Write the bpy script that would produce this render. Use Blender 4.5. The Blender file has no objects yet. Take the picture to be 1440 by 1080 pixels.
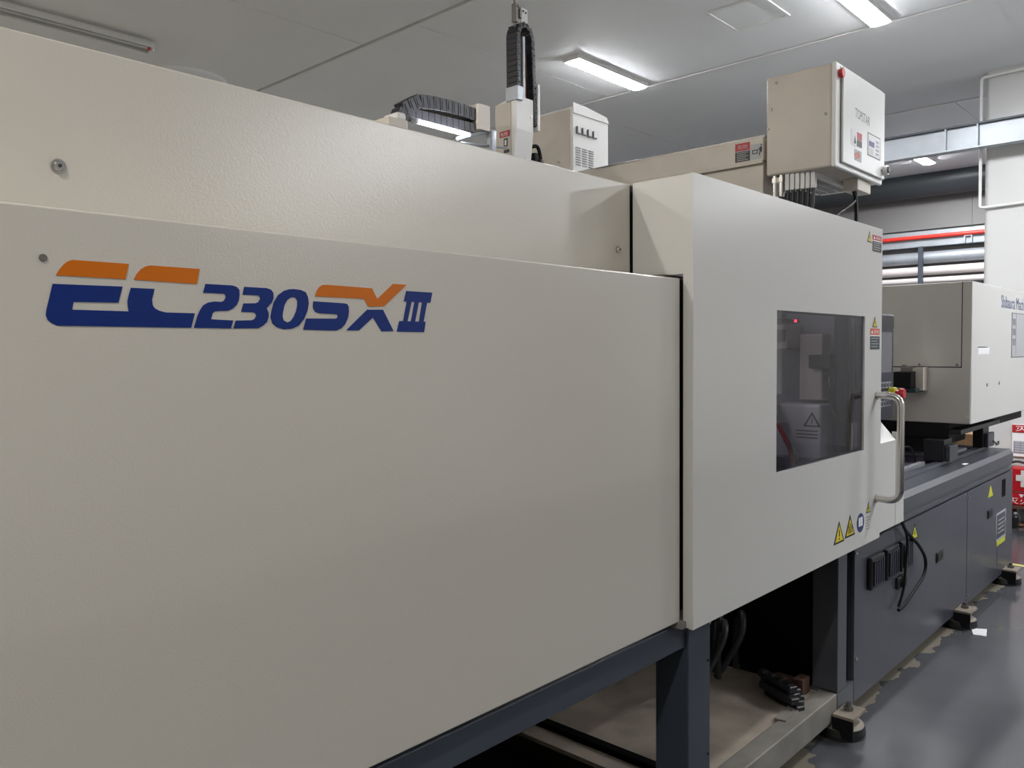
import bpy, bmesh, math, random
from mathutils import Vector, Matrix
random.seed(7)
C = bpy.context.scene
COL = C.collection

# ------------------------------------------------------------------ camera
cam_d = bpy.data.cameras.new('camera')
cam_d.sensor_fit = 'HORIZONTAL'; cam_d.sensor_width = 36.0
cam_d.lens = 1142.715 / 1440 * 36; cam_d.clip_start = 0.05; cam_d.clip_end = 100
cam = bpy.data.objects.new('camera', cam_d); COL.objects.link(cam)
YAW, PITCH, ROLL, EYE = 0.82369, 0.0405, 0.0081, 1.5
fw = Vector((math.sin(YAW)*math.cos(PITCH), math.cos(YAW)*math.cos(PITCH), -math.sin(PITCH)))
rt = Vector((math.cos(YAW), -math.sin(YAW), 0)); dn = fw.cross(rt)
rt2 = math.cos(ROLL)*rt + math.sin(ROLL)*dn; dn2 = -math.sin(ROLL)*rt + math.cos(ROLL)*dn
cam.matrix_world = Matrix(((rt2.x, -dn2.x, -fw.x, 0), (rt2.y, -dn2.y, -fw.y, 0), (rt2.z, -dn2.z, -fw.z, EYE), (0, 0, 0, 1)))
C.camera = cam

# ------------------------------------------------------------------ light and exposure
LAMP = 145.0           # radiance of the cool ceiling lamps
WARM = 104.0           # radiance of the warmer lamps on the left
ARM_GLOW = 30.0  # glow of the tube that stands in for a reflection on the arm
w = bpy.data.worlds.new('world'); C.world = w; w.use_nodes = True
w.node_tree.nodes['Background'].inputs[0].default_value = (0.8, 0.9, 1, 1)
w.node_tree.nodes['Background'].inputs[1].default_value = 0.05
C.view_settings.view_transform = 'Standard'; C.view_settings.look = 'None'
C.view_settings.exposure = 0.42; C.view_settings.gamma = 1.0
C.view_settings.use_curve_mapping = False
try:
    C.cycles.max_bounces = 8; C.cycles.diffuse_bounces = 5; C.cycles.glossy_bounces = 4
    C.cycles.transparent_max_bounces = 8; C.cycles.caustics_reflective = False; C.cycles.caustics_refractive = False
    C.cycles.sample_clamp_indirect = 4.0
except Exception: pass

# ------------------------------------------------------------------ materials
def srgb(r, g, b):
    f = lambda c: (c/255/12.92) if c/255 <= 0.04045 else ((c/255+0.055)/1.055)**2.4
    return (f(r), f(g), f(b), 1)
def mat(name, col, rough=0.5, metal=0.0, bump=0.0, bscale=300, vary=0.0, vscale=3, emit=None, spec=0.5):
    m = bpy.data.materials.new(name); m.use_nodes = True
    nt = m.node_tree; p = nt.nodes['Principled BSDF']
    p.inputs['Base Color'].default_value = col; p.inputs['Roughness'].default_value = rough
    p.inputs['Metallic'].default_value = metal; p.inputs['Specular IOR Level'].default_value = spec
    if emit:
        p.inputs['Emission Color'].default_value = emit[0]; p.inputs['Emission Strength'].default_value = emit[1]
    if bump or vary:
        g = nt.nodes.new('ShaderNodeNewGeometry')
    if bump:
        n = nt.nodes.new('ShaderNodeTexNoise'); n.inputs['Scale'].default_value = bscale; n.inputs['Detail'].default_value = 2
        nt.links.new(g.outputs['Position'], n.inputs['Vector'])
        b = nt.nodes.new('ShaderNodeBump'); b.inputs['Strength'].default_value = bump; b.inputs['Distance'].default_value = 0.002
        nt.links.new(n.outputs['Fac'], b.inputs['Height']); nt.links.new(b.outputs['Normal'], p.inputs['Normal'])
    if vary:
        n2 = nt.nodes.new('ShaderNodeTexNoise'); n2.inputs['Scale'].default_value = vscale; n2.inputs['Detail'].default_value = 4
        nt.links.new(g.outputs['Position'], n2.inputs['Vector'])
        r = nt.nodes.new('ShaderNodeMapRange'); r.inputs[1].default_value = 0.3; r.inputs[2].default_value = 0.7
        r.inputs[3].default_value = 1-vary; r.inputs[4].default_value = 1+vary*0.5
        nt.links.new(n2.outputs['Fac'], r.inputs[0])
        mx = nt.nodes.new('ShaderNodeMix'); mx.data_type = 'RGBA'; mx.blend_type = 'MULTIPLY'; mx.inputs[0].default_value = 1
        mx.inputs[6].default_value = col; nt.links.new(r.outputs[0], mx.inputs[7]); nt.links.new(mx.outputs[2], p.inputs['Base Color'])
    return m
M = {}
M['guard'] = mat('off_white_powder_coat', (0.60, 0.575, 0.525, 1), 0.22, bump=0.14, bscale=300, spec=1.0)
M['door'] = mat('white_powder_coat', (0.64, 0.635, 0.615, 1), 0.26, bump=0.10, bscale=300, spec=0.6)
M['cream'] = mat('cream_paint', (0.60, 0.55, 0.49, 1), 0.45, vary=0.08, vscale=6)
M['white'] = mat('white_paint', (0.74, 0.74, 0.73, 1), 0.42)
M['whiteplast'] = mat('white_plastic', (0.73, 0.73, 0.72, 1), 0.35)
M['base'] = mat('dark_grey_paint', (0.066, 0.069, 0.088, 1), 0.28, bump=0.06, bscale=350, vary=0.12, vscale=5)
M['base2'] = mat('dark_grey_paint_trim', (0.068, 0.072, 0.086, 1), 0.28, vary=0.1, vscale=7)
M['frame'] = mat('blue_grey_paint', (0.05, 0.062, 0.085, 1), 0.45, vary=0.1)
M['black'] = mat('black_paint', (0.008, 0.008, 0.009, 1), 0.55, spec=0.2)
M['darkhose'] = mat('dark_ribbed_hose', (0.05, 0.05, 0.055, 1), 0.4)
M['void'] = mat('blackened_steel', (0.004, 0.004, 0.0045, 1), 0.9, spec=0.1)  # near-black for voids; inside the base it stands in for shade
M['blackplast'] = mat('black_plastic', (0.012, 0.012, 0.015, 1), 0.35)
M['chain'] = mat('dark_chain_plastic', (0.010, 0.010, 0.016, 1), 0.45)
M['navy'] = mat('navy_plastic', (0.012, 0.014, 0.030, 1), 0.4)
M['key'] = mat('keypad_print', (0.35, 0.37, 0.42, 1), 0.5)
M['screen'] = mat('screen_glass', (0.13, 0.13, 0.145, 1), 0.2, emit=((0.5, 0.5, 0.55, 1), 0.03))
M['red'] = mat('red_plastic', (0.50, 0.012, 0.02, 1), 0.35)
M['redpipe'] = mat('red_pipe_paint', (0.75, 0.045, 0.03, 1), 0.35)
M['yellow'] = mat('yellow_print', (0.72, 0.58, 0.02, 1), 0.45)
M['lime'] = mat('yellow_green_print', (0.60, 0.60, 0.03, 1), 0.45)
M['orange'] = mat('orange_film', srgb(205, 108, 0), 0.4, spec=0.25, bump=0.08, bscale=420)
M['blue'] = mat('blue_film', srgb(0, 40, 118), 0.4, spec=0.25, bump=0.08, bscale=420)
M['bluetext'] = mat('blue_print', srgb(40, 62, 120), 0.4)
M['bluesign'] = mat('blue_sign_print', srgb(35, 45, 110), 0.4)
M['ink'] = mat('black_print', (0.012, 0.012, 0.014, 1), 0.45)
M['inkgrey'] = mat('grey_print', (0.16, 0.16, 0.17, 1), 0.5)
M['lightink'] = mat('light_grey_print', (0.42, 0.43, 0.45, 1), 0.5)
M['redink'] = mat('red_print', (0.42, 0.02, 0.03, 1), 0.45)
M['orangeink'] = mat('orange_red_print', (0.62, 0.11, 0.03, 1), 0.45)
M['greenink'] = mat('dark_green_print', (0.012, 0.035, 0.035, 1), 0.45)
M['paper'] = mat('white_paper', (0.80, 0.80, 0.82, 1), 0.7)
M['steel'] = mat('brushed_steel', (0.62, 0.60, 0.57, 1), 0.22, metal=1.0)
M['galv'] = mat('galvanised_steel', (0.40, 0.43, 0.47, 1), 0.42, metal=0.35, vary=0.1, vscale=5)
M['bolt'] = mat('dark_bolt_steel', (0.22, 0.21, 0.20, 1), 0.35, metal=0.9)
M['brass'] = mat('brass', (0.45, 0.33, 0.12, 1), 0.35, metal=0.9)
M['rubber'] = mat('black_rubber', (0.014, 0.015, 0.016, 1), 0.45)
M['tan'] = mat('dusty_steel', (0.26, 0.22, 0.18, 1), 0.6, vary=0.25, vscale=14)
M['trayfloor'] = mat('dusty_tray', (0.42, 0.36, 0.30, 1), 0.6, vary=0.3, vscale=6, bump=0.05, bscale=60)
M['trayrim'] = mat('worn_grey_steel', (0.24, 0.225, 0.205, 1), 0.45, vary=0.25, vscale=9)
M['wood'] = mat('bare_wood', (0.60, 0.37, 0.19, 1), 0.6, vary=0.1, vscale=20)
M['purple'] = mat('purple_grey_liner', (0.12, 0.10, 0.14, 1), 0.5, vary=0.2, vscale=9)
M['greyhose'] = mat('grey_hose', (0.26, 0.23, 0.22, 1), 0.5)
M['ceilp'] = mat('ceiling_panel_paint', (0.80, 0.82, 0.84, 1), 0.62, spec=0.25, vary=0.03, vscale=1.2)
M['joint'] = mat('joint_shadow_gap', (0.10, 0.10, 0.10, 1), 0.7)
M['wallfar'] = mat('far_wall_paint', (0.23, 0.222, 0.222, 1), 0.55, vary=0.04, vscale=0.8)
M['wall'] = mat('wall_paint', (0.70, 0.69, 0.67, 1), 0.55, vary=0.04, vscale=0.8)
M['column'] = mat('column_paint', (0.57, 0.57, 0.57, 1), 0.35)
M['duct'] = mat('grey_duct_paint', (0.045, 0.052, 0.058, 1), 0.42)
M['pipe'] = mat('pale_pipe_wrap', (0.72, 0.66, 0.65, 1), 0.4)
M['lamp'] = mat('lamp_diffuser_lit', (0.9, 0.9, 0.9, 1), 0.4, emit=((0.97, 0.985, 1.0, 1), LAMP))
M['warmlamp'] = mat('warm_lamp_diffuser_lit', (0.9, 0.9, 0.88, 1), 0.4, emit=((1.0, 0.955, 0.88, 1), WARM))
M['armlamp'] = mat('work_lamp_lit', (0.9, 0.9, 0.9, 1), 0.4, emit=((0.98, 0.99, 1.0, 1), ARM_GLOW))  # emission imitating a bright reflection along the arm
M['tubeoff'] = mat('unlit_tube_glass', (0.50, 0.52, 0.52, 1), 0.2)
M['batten'] = mat('batten_enamel', (0.55, 0.55, 0.53, 1), 0.4)
M['led'] = mat('red_indicator_lit', (0.6, 0.02, 0.03, 1), 0.3, emit=((1, 0.05, 0.08, 1), 2.5))  # glow standing in for a red light reflected in the window
M['tape'] = mat('yellow_floor_tape', (0.62, 0.58, 0.16, 1), 0.5)
M['rack'] = mat('rusty_brown_steel', (0.11, 0.055, 0.042, 1), 0.6, vary=0.3, vscale=20)
M['clear'] = mat('frosted_clear_plastic', (0.66, 0.66, 0.66, 1), 0.3)
M['platen'] = mat('grey_platen', (0.20, 0.20, 0.215, 1), 0.5, vary=0.1, vscale=6)
M['brownhose'] = mat('brown_hose', (0.20, 0.06, 0.03, 1), 0.45)

# tinted polycarbonate pane: clear tint with a real glossy surface
m = bpy.data.materials.new('smoked_pane'); m.use_nodes = True; nt = m.node_tree
for n in list(nt.nodes):
    if n.type != 'OUTPUT_MATERIAL': nt.nodes.remove(n)
tr = nt.nodes.new('ShaderNodeBsdfTransparent'); tr.inputs[0].default_value = (0.66, 0.65, 0.74, 1)
gl = nt.nodes.new('ShaderNodeBsdfGlossy'); gl.inputs['Roughness'].default_value = 0.02
gl.inputs[0].default_value = (1, 1, 1, 1)
fr = nt.nodes.new('ShaderNodeFresnel'); fr.inputs['IOR'].default_value = 1.5
ge = nt.nodes.new('ShaderNodeNewGeometry'); iv = nt.nodes.new('ShaderNodeMath'); iv.operation = 'SUBTRACT'; iv.inputs[0].default_value = 1; nt.links.new(ge.outputs['Backfacing'], iv.inputs[1])
fm = nt.nodes.new('ShaderNodeMath'); fm.operation = 'MULTIPLY'; nt.links.new(fr.outputs[0], fm.inputs[0]); nt.links.new(iv.outputs[0], fm.inputs[1])   # the pane reflects once, at its outer faces
mx = nt.nodes.new('ShaderNodeMixShader'); nt.links.new(fm.outputs[0], mx.inputs[0])
nt.links.new(tr.outputs[0], mx.inputs[1]); nt.links.new(gl.outputs[0], mx.inputs[2])
nt.links.new(mx.outputs[0], nt.nodes['Material Output'].inputs[0]); M['pane'] = m

# floor: glossy grey epoxy, worn to the concrete in flakes along the machine foot
m = mat('grey_epoxy_floor', (0.088, 0.092, 0.102, 1), 0.24); nt = m.node_tree; p = nt.nodes['Principled BSDF']
g = nt.nodes.new('ShaderNodeNewGeometry'); sx = nt.nodes.new('ShaderNodeSeparateXYZ'); nt.links.new(g.outputs['Position'], sx.inputs[0])
def nmath(op, a, b):
    n = nt.nodes.new('ShaderNodeMath'); n.operation = op
    for i, v in enumerate((a, b)):
        if v is None: continue
        if isinstance(v, (int, float)): n.inputs[i].default_value = v
        else: nt.links.new(v, n.inputs[i])
    return n.outputs[0]
nz = nt.nodes.new('ShaderNodeTexNoise'); nz.inputs['Scale'].default_value = 7.0; nz.inputs['Detail'].default_value = 2.5; nt.links.new(g.outputs['Position'], nz.inputs['Vector'])
edge = nmath('SUBTRACT', sx.outputs['Y'], 1.165)
lvl = nmath('ADD', nmath('MULTIPLY', edge, 4.2), nmath('SUBTRACT', nz.outputs['Fac'], 0.62))
msk = nmath('MULTIPLY', nmath('GREATER_THAN', lvl, 0.0), nmath('LESS_THAN', nmath('ADD', sx.outputs['X'], nmath('MULTIPLY', nz.outputs['Fac'], 0.3)), 6.3))
n3 = nt.nodes.new('ShaderNodeTexNoise'); n3.inputs['Scale'].default_value = 2.0; n3.inputs['Detail'].default_value = 6; nt.links.new(g.outputs['Position'], n3.inputs['Vector'])
mr = nt.nodes.new('ShaderNodeMapRange'); mr.inputs[1].default_value = 0.3; mr.inputs[2].default_value = 0.7; mr.inputs[3].default_value = 0.85; mr.inputs[4].default_value = 1.1
nt.links.new(n3.outputs['Fac'], mr.inputs[0])
c1 = nt.nodes.new('ShaderNodeMix'); c1.data_type = 'RGBA'; c1.blend_type = 'MULTIPLY'; c1.inputs[0].default_value = 1
c1.inputs[6].default_value = (0.088, 0.092, 0.102, 1); nt.links.new(mr.outputs[0], c1.inputs[7])
c2 = nt.nodes.new('ShaderNodeMix'); c2.data_type = 'RGBA'; nt.links.new(msk, c2.inputs[0]); nt.links.new(c1.outputs[2], c2.inputs[6])
c2.inputs[7].default_value = (0.15, 0.13, 0.10, 1); nt.links.new(c2.outputs[2], p.inputs['Base Color'])
rr = nt.nodes.new('ShaderNodeMapRange'); nt.links.new(n3.outputs['Fac'], rr.inputs[0]); rr.inputs[1].default_value = 0.3; rr.inputs[2].default_value = 0.7; rr.inputs[3].default_value = 0.10; rr.inputs[4].default_value = 0.20
r2 = nt.nodes.new('ShaderNodeMix'); r2.data_type = 'FLOAT'; nt.links.new(msk, r2.inputs[0]); nt.links.new(rr.outputs[0], r2.inputs[2]); r2.inputs[3].default_value = 0.8
nt.links.new(r2.outputs[0], p.inputs['Roughness']); M['floor'] = m

# ------------------------------------------------------------------ mesh helpers (vertices in world metres)
def B(): return bmesh.new()
def bx(bm, x0, x1, y0, y1, z0, z1, bev=0.0, mi=0, seg=2):
    t = bmesh.new()
    bmesh.ops.create_cube(t, size=1, matrix=Matrix.LocRotScale(Vector(((x0+x1)/2, (y0+y1)/2, (z0+z1)/2)), None, Vector((abs(x1-x0), abs(y1-y0), abs(z1-z0)))))
    if bev: bmesh.ops.bevel(t, geom=t.edges[:], offset=bev, segments=seg, affect='EDGES', profile=0.5)
    return join(bm, t, mi)
def join(bm, t, mi=0, mtx=None):
    vs = {}
    for v in t.verts: vs[v] = bm.verts.new(mtx @ v.co if mtx else v.co)
    for f in t.faces:
        try:
            nf = bm.faces.new([vs[v] for v in f.verts]); nf.material_index = mi if mi is not None else f.material_index
        except ValueError: pass
    t.free(); return bm
def prism(bm, pts, axis, a, b, mi=0):
    """polygon pts (two coordinates) extruded along axis from a to b. axis X: (y,z); Y: (x,z); Z: (x,y)"""
    def P(p, t): return {'X': (t, p[0], p[1]), 'Y': (p[0], t, p[1]), 'Z': (p[0], p[1], t)}[axis]
    v0 = [bm.verts.new(P(p, a)) for p in pts]; v1 = [bm.verts.new(P(p, b)) for p in pts]; n = len(pts)
    for f in [v0[::-1], v1] + [[v0[i], v0[(i+1) % n], v1[(i+1) % n], v1[i]] for i in range(n)]:
        bm.faces.new(f).material_index = mi
    return bm
def cyl(bm, p0, p1, r, r2=None, seg=16, mi=0, bev=0):
    p0, p1 = Vector(p0), Vector(p1); d = p1-p0
    t = bmesh.new(); bmesh.ops.create_cone(t, cap_ends=True, segments=seg, radius1=r, radius2=r if r2 is None else r2, depth=d.length)
    mtx = Matrix.Translation((p0+p1)/2) @ d.to_track_quat('Z', 'Y').to_matrix().to_4x4()
    return join(bm, t, mi, mtx)
def fillet(pts, r, n=6):
    pts = [Vector(p) for p in pts]; out = [pts[0]]
    for i in range(1, len(pts)-1):
        a, b, c = pts[i-1], pts[i], pts[i+1]
        u, v = (a-b), (c-b); k = min(r, u.length*0.49, v.length*0.49)
        s, e = b+u.normalized()*k, b+v.normalized()*k
        for j in range(n+1):
            t = j/n; out.append((1-t)**2*s + 2*t*(1-t)*b + t*t*e)
    out.append(pts[-1]); return out
def spline(pts, n=6):
    pts = [Vector(p) for p in pts]; q = [2*pts[0]-pts[1]] + pts + [2*pts[-1]-pts[-2]]; out = []
    for i in range(1, len(q)-2):
        for j in range(n):
            t = j/n; a, b, c, d = q[i-1], q[i], q[i+1], q[i+2]
            out.append(0.5*((2*b)+(c-a)*t+(2*a-5*b+4*c-d)*t*t+(3*b-a-3*c+d)*t**3))
    out.append(pts[-1]); return out
def tube(bm, pts, r, seg=10, mi=0):
    pts = [Vector(p) for p in pts]; rings = []
    t0 = (pts[1]-pts[0]).normalized(); up = Vector((0, 0, 1)) if abs(t0.z) < 0.9 else Vector((1, 0, 0))
    nrm = t0.cross(up).normalized()
    for i, p in enumerate(pts):
        t = ((pts[min(i+1, len(pts)-1)]-pts[max(i-1, 0)])).normalized()
        nrm = (nrm - t*nrm.dot(t)).normalized(); b = t.cross(nrm)
        rings.append([bm.verts.new(p + r*(math.cos(2*math.pi*k/seg)*nrm + math.sin(2*math.pi*k/seg)*b)) for k in range(seg)])
    for a, b in zip(rings, rings[1:]):
        for k in range(seg): bm.faces.new([a[k], a[(k+1) % seg], b[(k+1) % seg], b[k]]).material_index = mi
    bm.faces.new(rings[0][::-1]).material_index = mi; bm.faces.new(rings[-1]).material_index = mi
    return bm
def frame_plate(bm, x0, x1, z0, z1, a0, a1, c0, c1, y0, y1, mi=0):
    """plate in the XZ plane with a rectangular opening, from y0 (front) to y1"""
    o = [(x0, z0), (x1, z0), (x1, z1), (x0, z1)]; h = [(a0, c0), (a1, c0), (a1, c1), (a0, c1)]
    V = [[bm.verts.new((p[0], y, p[1])) for p in r] for y in (y0, y1) for r in (o, h)]
    for i in range(4):
        j = (i+1) % 4
        for f in ([V[0][i], V[0][j], V[1][j], V[1][i]], [V[2][j], V[2][i], V[3][i], V[3][j]], [V[0][j], V[0][i], V[2][i], V[2][j]], [V[1][i], V[1][j], V[3][j], V[3][i]]):
            bm.faces.new(f).material_index = mi
    return bm
def text(bm, s, width, height, org, xd, zd, mi=0, depth=0.0006):
    cu = bpy.data.curves.new('lettering', 'FONT'); cu.body = s; cu.size = 1; cu.extrude = 0; cu.resolution_u = 3
    o = bpy.data.objects.new('lettering', cu); COL.objects.link(o)
    dg = bpy.context.evaluated_depsgraph_get(); dg.update()
    me = o.evaluated_get(dg).to_mesh(); t = bmesh.new(); t.from_mesh(me)
    bpy.data.objects.remove(o); bpy.data.curves.remove(cu)
    if not t.verts: return bm
    xs = [v.co.x for v in t.verts]; ys = [v.co.y for v in t.verts]; x0, x1, y0, y1 = min(xs), max(xs), min(ys), max(ys)
    xd, zd = Vector(xd), Vector(zd)
    for v in t.verts:
        v.co = Vector(org) + xd*((v.co.x-x0)/(x1-x0)*width) + zd*((v.co.y-y0)/(y1-y0)*height)
    return join(bm, t, mi)
WLOC = {}
def obj(name, bm, mats, parent=None, label=None, smooth=False, kind=None, cat=None, group=None):
    bmesh.ops.remove_doubles(bm, verts=bm.verts[:], dist=1e-6)
    bmesh.ops.recalc_face_normals(bm, faces=bm.faces[:])
    me = bpy.data.meshes.new(name)
    xs = [v.co for v in bm.verts]
    c = Vector([(min(v[i] for v in xs)+max(v[i] for v in xs))/2 for i in range(3)])
    if parent is None: c.z = min(v.z for v in xs)
    for v in bm.verts: v.co -= c
    bm.to_mesh(me); bm.free()
    for k in (mats if isinstance(mats, (list, tuple)) else [mats]): me.materials.append(M[k])
    if smooth:
        for pl in me.polygons: pl.use_smooth = True
        try: me.set_sharp_from_angle(angle=math.radians(40))
        except Exception: pass
    o = bpy.data.objects.new(name, me); COL.objects.link(o)
    o.location = c - (WLOC[parent.name] if parent else Vector()); o.parent = parent; WLOC[o.name] = c
    put(o, label, cat, group, kind); return o
def put(o, label=None, cat=None, group=None, kind=None):
    for k, v in (('label', label), ('category', cat), ('group', group), ('kind', kind)):
        if v: o[k] = v
def thing(name, loc, label, cat, group=None, kind=None):
    o = bpy.data.objects.new(name, None); COL.objects.link(o); o.location = loc; o.empty_display_size = 0.1
    WLOC[o.name] = Vector(loc); put(o, label, cat, group, kind); return o
def box(name, mats, x0, x1, y0, y1, z0, z1, bev=0.0, parent=None, **k):
    return obj(name, bx(B(), x0, x1, y0, y1, z0, z1, bev), mats, parent, **k)
def bolt_y(bm, x, y, z, r=0.011, mi=0):
    cyl(bm, (x, y+0.001, z), (x, y-0.002, z), r, seg=20, mi=mi); cyl(bm, (x, y-0.002, z), (x, y-0.007, z), r*0.72, r*0.55, seg=16, mi=mi)
    cyl(bm, (x, y-0.0068, z), (x, y-0.0075, z), r*0.28, seg=6, mi=1)
def tri_label(parent, name, x, z, wd, h, y, mats=('ink', 'yellow'), sym='bolt', label=None):
    """warning triangle, base centre at x, z, on a plane facing -Y"""
    bm = B(); prism(bm, [(x-wd/2, z), (x+wd/2, z), (x, z+h)], 'Y', y, y-0.0008, 0)
    k = 0.74; prism(bm, [(x-wd/2*k, z+h*0.085), (x+wd/2*k, z+h*0.085), (x, z+h*0.085+h*k)], 'Y', y-0.0008, y-0.0014, 1)
    if sym == 'bolt': prism(bm, [(x-wd*.05, z+h*.62), (x+wd*.03, z+h*.62), (x-wd*.01, z+h*.42), (x+wd*.08, z+h*.42), (x-wd*.03, z+h*.14), (x+wd*.0, z+h*.34), (x-wd*.09, z+h*.34)], 'Y', y-0.0014, y-0.0018, 0)
    elif sym == 'bars':
        for dx, hh in ((-.16, .34), (-.02, .46), (.13, .36)):
            bx(bm, x+wd*dx, x+wd*(dx+.07), y-.0018, y-.0014, z+h*.16, z+h*(.16+hh), 0, 0)
    else: bx(bm, x-wd*.04, x+wd*.04, y-.0018, y-.0014, z+h*.3, z+h*.6, 0, 0); bx(bm, x-wd*.04, x+wd*.04, y-.0018, y-.0014, z+h*.16, z+h*.23, 0, 0)
    return obj(name, bm, list(mats), parent, label)
def danger_label(parent, name, x0, x1, z0, z1, y, head='redink', body='ink', frac=0.36, label=None, mark=None):
    """two-tone notice facing -Y: coloured header with light glyphs over a dark body with light lines"""
    bm = B(); zm = z1-(z1-z0)*frac; g = (z1-z0)*0.03; w_ = x1-x0
    bx(bm, x0, x1, y-.0008, y, zm+g, z1, 0, 0); bx(bm, x0, x1, y-.0008, y, z0, zm-g, 0, 1); bx(bm, x0, x1, y-.0006, y, zm-g, zm+g, 0, 2)
    text(bm, '危险', w_*.55, (z1-zm)*.5, (x0+w_*.36, y-.0011, zm+g+(z1-zm)*.2), (1, 0, 0), (0, 0, 1), 2)
    prism(bm, [(x0+w_*.08, zm+g+(z1-zm)*.22), (x0+w_*.28, zm+g+(z1-zm)*.22), (x0+w_*.18, zm+g+(z1-zm)*.7)], 'Y', y-.0008, y-.0012, 2)
    for i in range(4):
        z = zm-g-(zm-g-z0)*(.18+.21*i); bx(bm, x0+w_*.08, x0+w_*(.9-.12*(i % 2)), y-.0011, y-.0008, z, z+(zm-z0)*.05, 0, 3)
    return obj(name, bm, [head, body, 'paper', 'lightink'], parent, label)

# ================================================================== THE ROOM
CEIL = 3.9
RX0, RX1, RY0, RY1 = -4.0, 12.6, -9.0, 8.0
fl = box('floor', 'floor', RX0, RX1, RY0, RY1, -0.1, 0.0, kind='structure')
obj('floor_line', bx(B(), 6.395, 6.445, -3.0, 1.32, 0.0, 0.0012), 'tape', fl, 'yellow painted line')
box('wall_back', 'wall', RX0, RX1, RY1, RY1+0.1, 0, CEIL, kind='structure')
box('wall_front', 'wall', RX0, RX1, RY0-0.1, RY0, 0, CEIL, kind='structure')
box('wall_left', 'wall', RX0-0.1, RX0, RY0, RY1, 0, CEIL, kind='structure')
wr = thing('wall_right', (RX1+0.05, 0, 0), None, None, kind='structure')
ys = [RY0, -6.6, -4.2, -1.8, 0.6, 3.0, 5.4, RY1]
for a, b in zip(ys, ys[1:]):
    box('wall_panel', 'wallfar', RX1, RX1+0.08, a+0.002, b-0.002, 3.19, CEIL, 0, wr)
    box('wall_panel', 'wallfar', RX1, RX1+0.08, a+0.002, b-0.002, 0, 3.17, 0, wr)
box('joint_backing', 'joint', RX1+0.03, RX1+0.09, RY0, RY1, 0, CEIL, 0, wr)

ce = thing('ceiling', (4, 0, CEIL), None, None, kind='structure')
seams = [RX0, -3.2, -0.80, 1.58, 3.97, 6.36, 8.85, RX1]
yj = {0: [0], 1: [-4, 0.4, 5.2], 2: [-5, 0.5, 5.0], 3: [-5.5, 0.2, 5.22], 4: [-6, -1.2, 4.62], 5: [-5, 0.0, 5.1], 6: [-6, -1.9, 2.28, 6.0]}
for i, (a, b) in enumerate(zip(seams, seams[1:])):
    yy = [RY0] + yj[i] + [RY1]
    for c, d in zip(yy, yy[1:]):
        box('ceiling_panel', 'ceilp', a+0.014, b-0.014, c+0.004, d-0.004, CEIL, CEIL+0.05, 0.003, ce)
    if i:
        obj('joint_strip', bx(B(), a+0.014, a+0.030, RY0, RY1, CEIL-0.004, CEIL+0.004, 0.001), 'white', ce, 'white joint strip')
box('joint_backing', 'joint', RX0, RX1, RY0, RY1, CEIL+0.03, CEIL+0.08, 0, ce)
# access hatch
hb = B()
hx0, hx1, hy0, hy1 = 5.27, 5.73, 2.55, 2.98
for q in ((hx0, hx1, hy0, hy0+.025), (hx0, hx1, hy1-.025, hy1), (hx0, hx0+.025, hy0+.025, hy1-.025), (hx1-.025, hx1, hy0+.025, hy1-.025)):
    bx(hb, *q, CEIL-.012, CEIL, .003)
ht = thing('ceiling_hatch', (5.5, 2.77, CEIL), 'square access hatch with white frame in the grey ceiling', 'hatch')
obj('hatch_frame', hb, 'white', ht); box('hatch_panel', 'ceilp', hx0+.028, hx1-.028, hy0+.028, hy1-.028, CEIL-.006, CEIL-.0005, .002, ht)
vb = B(); cyl(vb, (3.36, 7.0, CEIL), (3.36, 7.0, CEIL-.02), .36, .34, 48); cyl(vb, (3.36, 7.0, CEIL-.02), (3.36, 7.0, CEIL-.045), .34, .24, 48)
obj('ceiling_diffuser', vb, 'ceilp', None, 'round pale dome on the ceiling above the machine top edge, left', True, cat='air vent')

# ------------------------------------------------------------------ ceiling lamps
def lamp(x0, x1, y, label, lit=True, group=None, glow='lamp'):
    t = thing('ceiling_lamp', ((x0+x1)/2, y, CEIL-.075), label, 'lamp', group)
    z = CEIL; hw = 0.075 if lit else 0.045
    b_ = B(); bx(b_, x0+.01, x1-.01, y-hw, y+hw, z-.034 if lit else z-.035, z, .003)
    obj('housing', b_, 'batten', t)
    d = B()
    if lit:
        pr = [(y+hw*.94*math.cos(math.pi*k/8), z-.0342-.013*math.sin(math.pi*k/8)) for k in range(9)]
        prism(d, pr, 'X', x0+.012, x1-.012); obj('diffuser', d, glow, t, 'glowing diffuser')
    else:
        cyl(d, (x0+.03, y-.03, z-.055), (x1-.03, y-.03, z-.055), .013, seg=14)
        obj('tube', d, 'tubeoff', t, 'unlit glass tube', True)
        rb = B(); bx(rb, x0+.01, x1-.01, y+.032, y+.045, z-.075, z-.02, .002); bx(rb, x0+.01, x1-.01, y-.075, y-.062, z-.06, z-.02, .002)
        obj('reflector', rb, 'batten', t)
        [obj('lamp_socket', bx(B(), q, q+.017, y-.045, y-.015, z-.072, z-.03, .002), 'red', t, 'reddish socket') for q in (x1-.045, x0+.02)]
    for a, b in ((x0, x0+.012), (x1-.012, x1)):
        e = B(); bx(e, a, b, y-hw*1.02, y+hw*1.02, z-(.040 if lit else .075), z, .003); obj('end_cap', e, 'whiteplast', t)
    return t
lamp(5.27, 6.28, 4.20, 'lit ceiling batten left of the robot control box, above the vented drive box')
lamp(5.27, 6.28, 2.11, 'brightest lit ceiling batten at the top right, cut by the top frame edge')
for y in (0.02, -2.12, -4.27, -6.42):
    lamp(5.27, 6.28, y, 'lit ceiling batten of the row behind the camera, outside the photo', group='ceiling lamps behind the camera')
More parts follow.
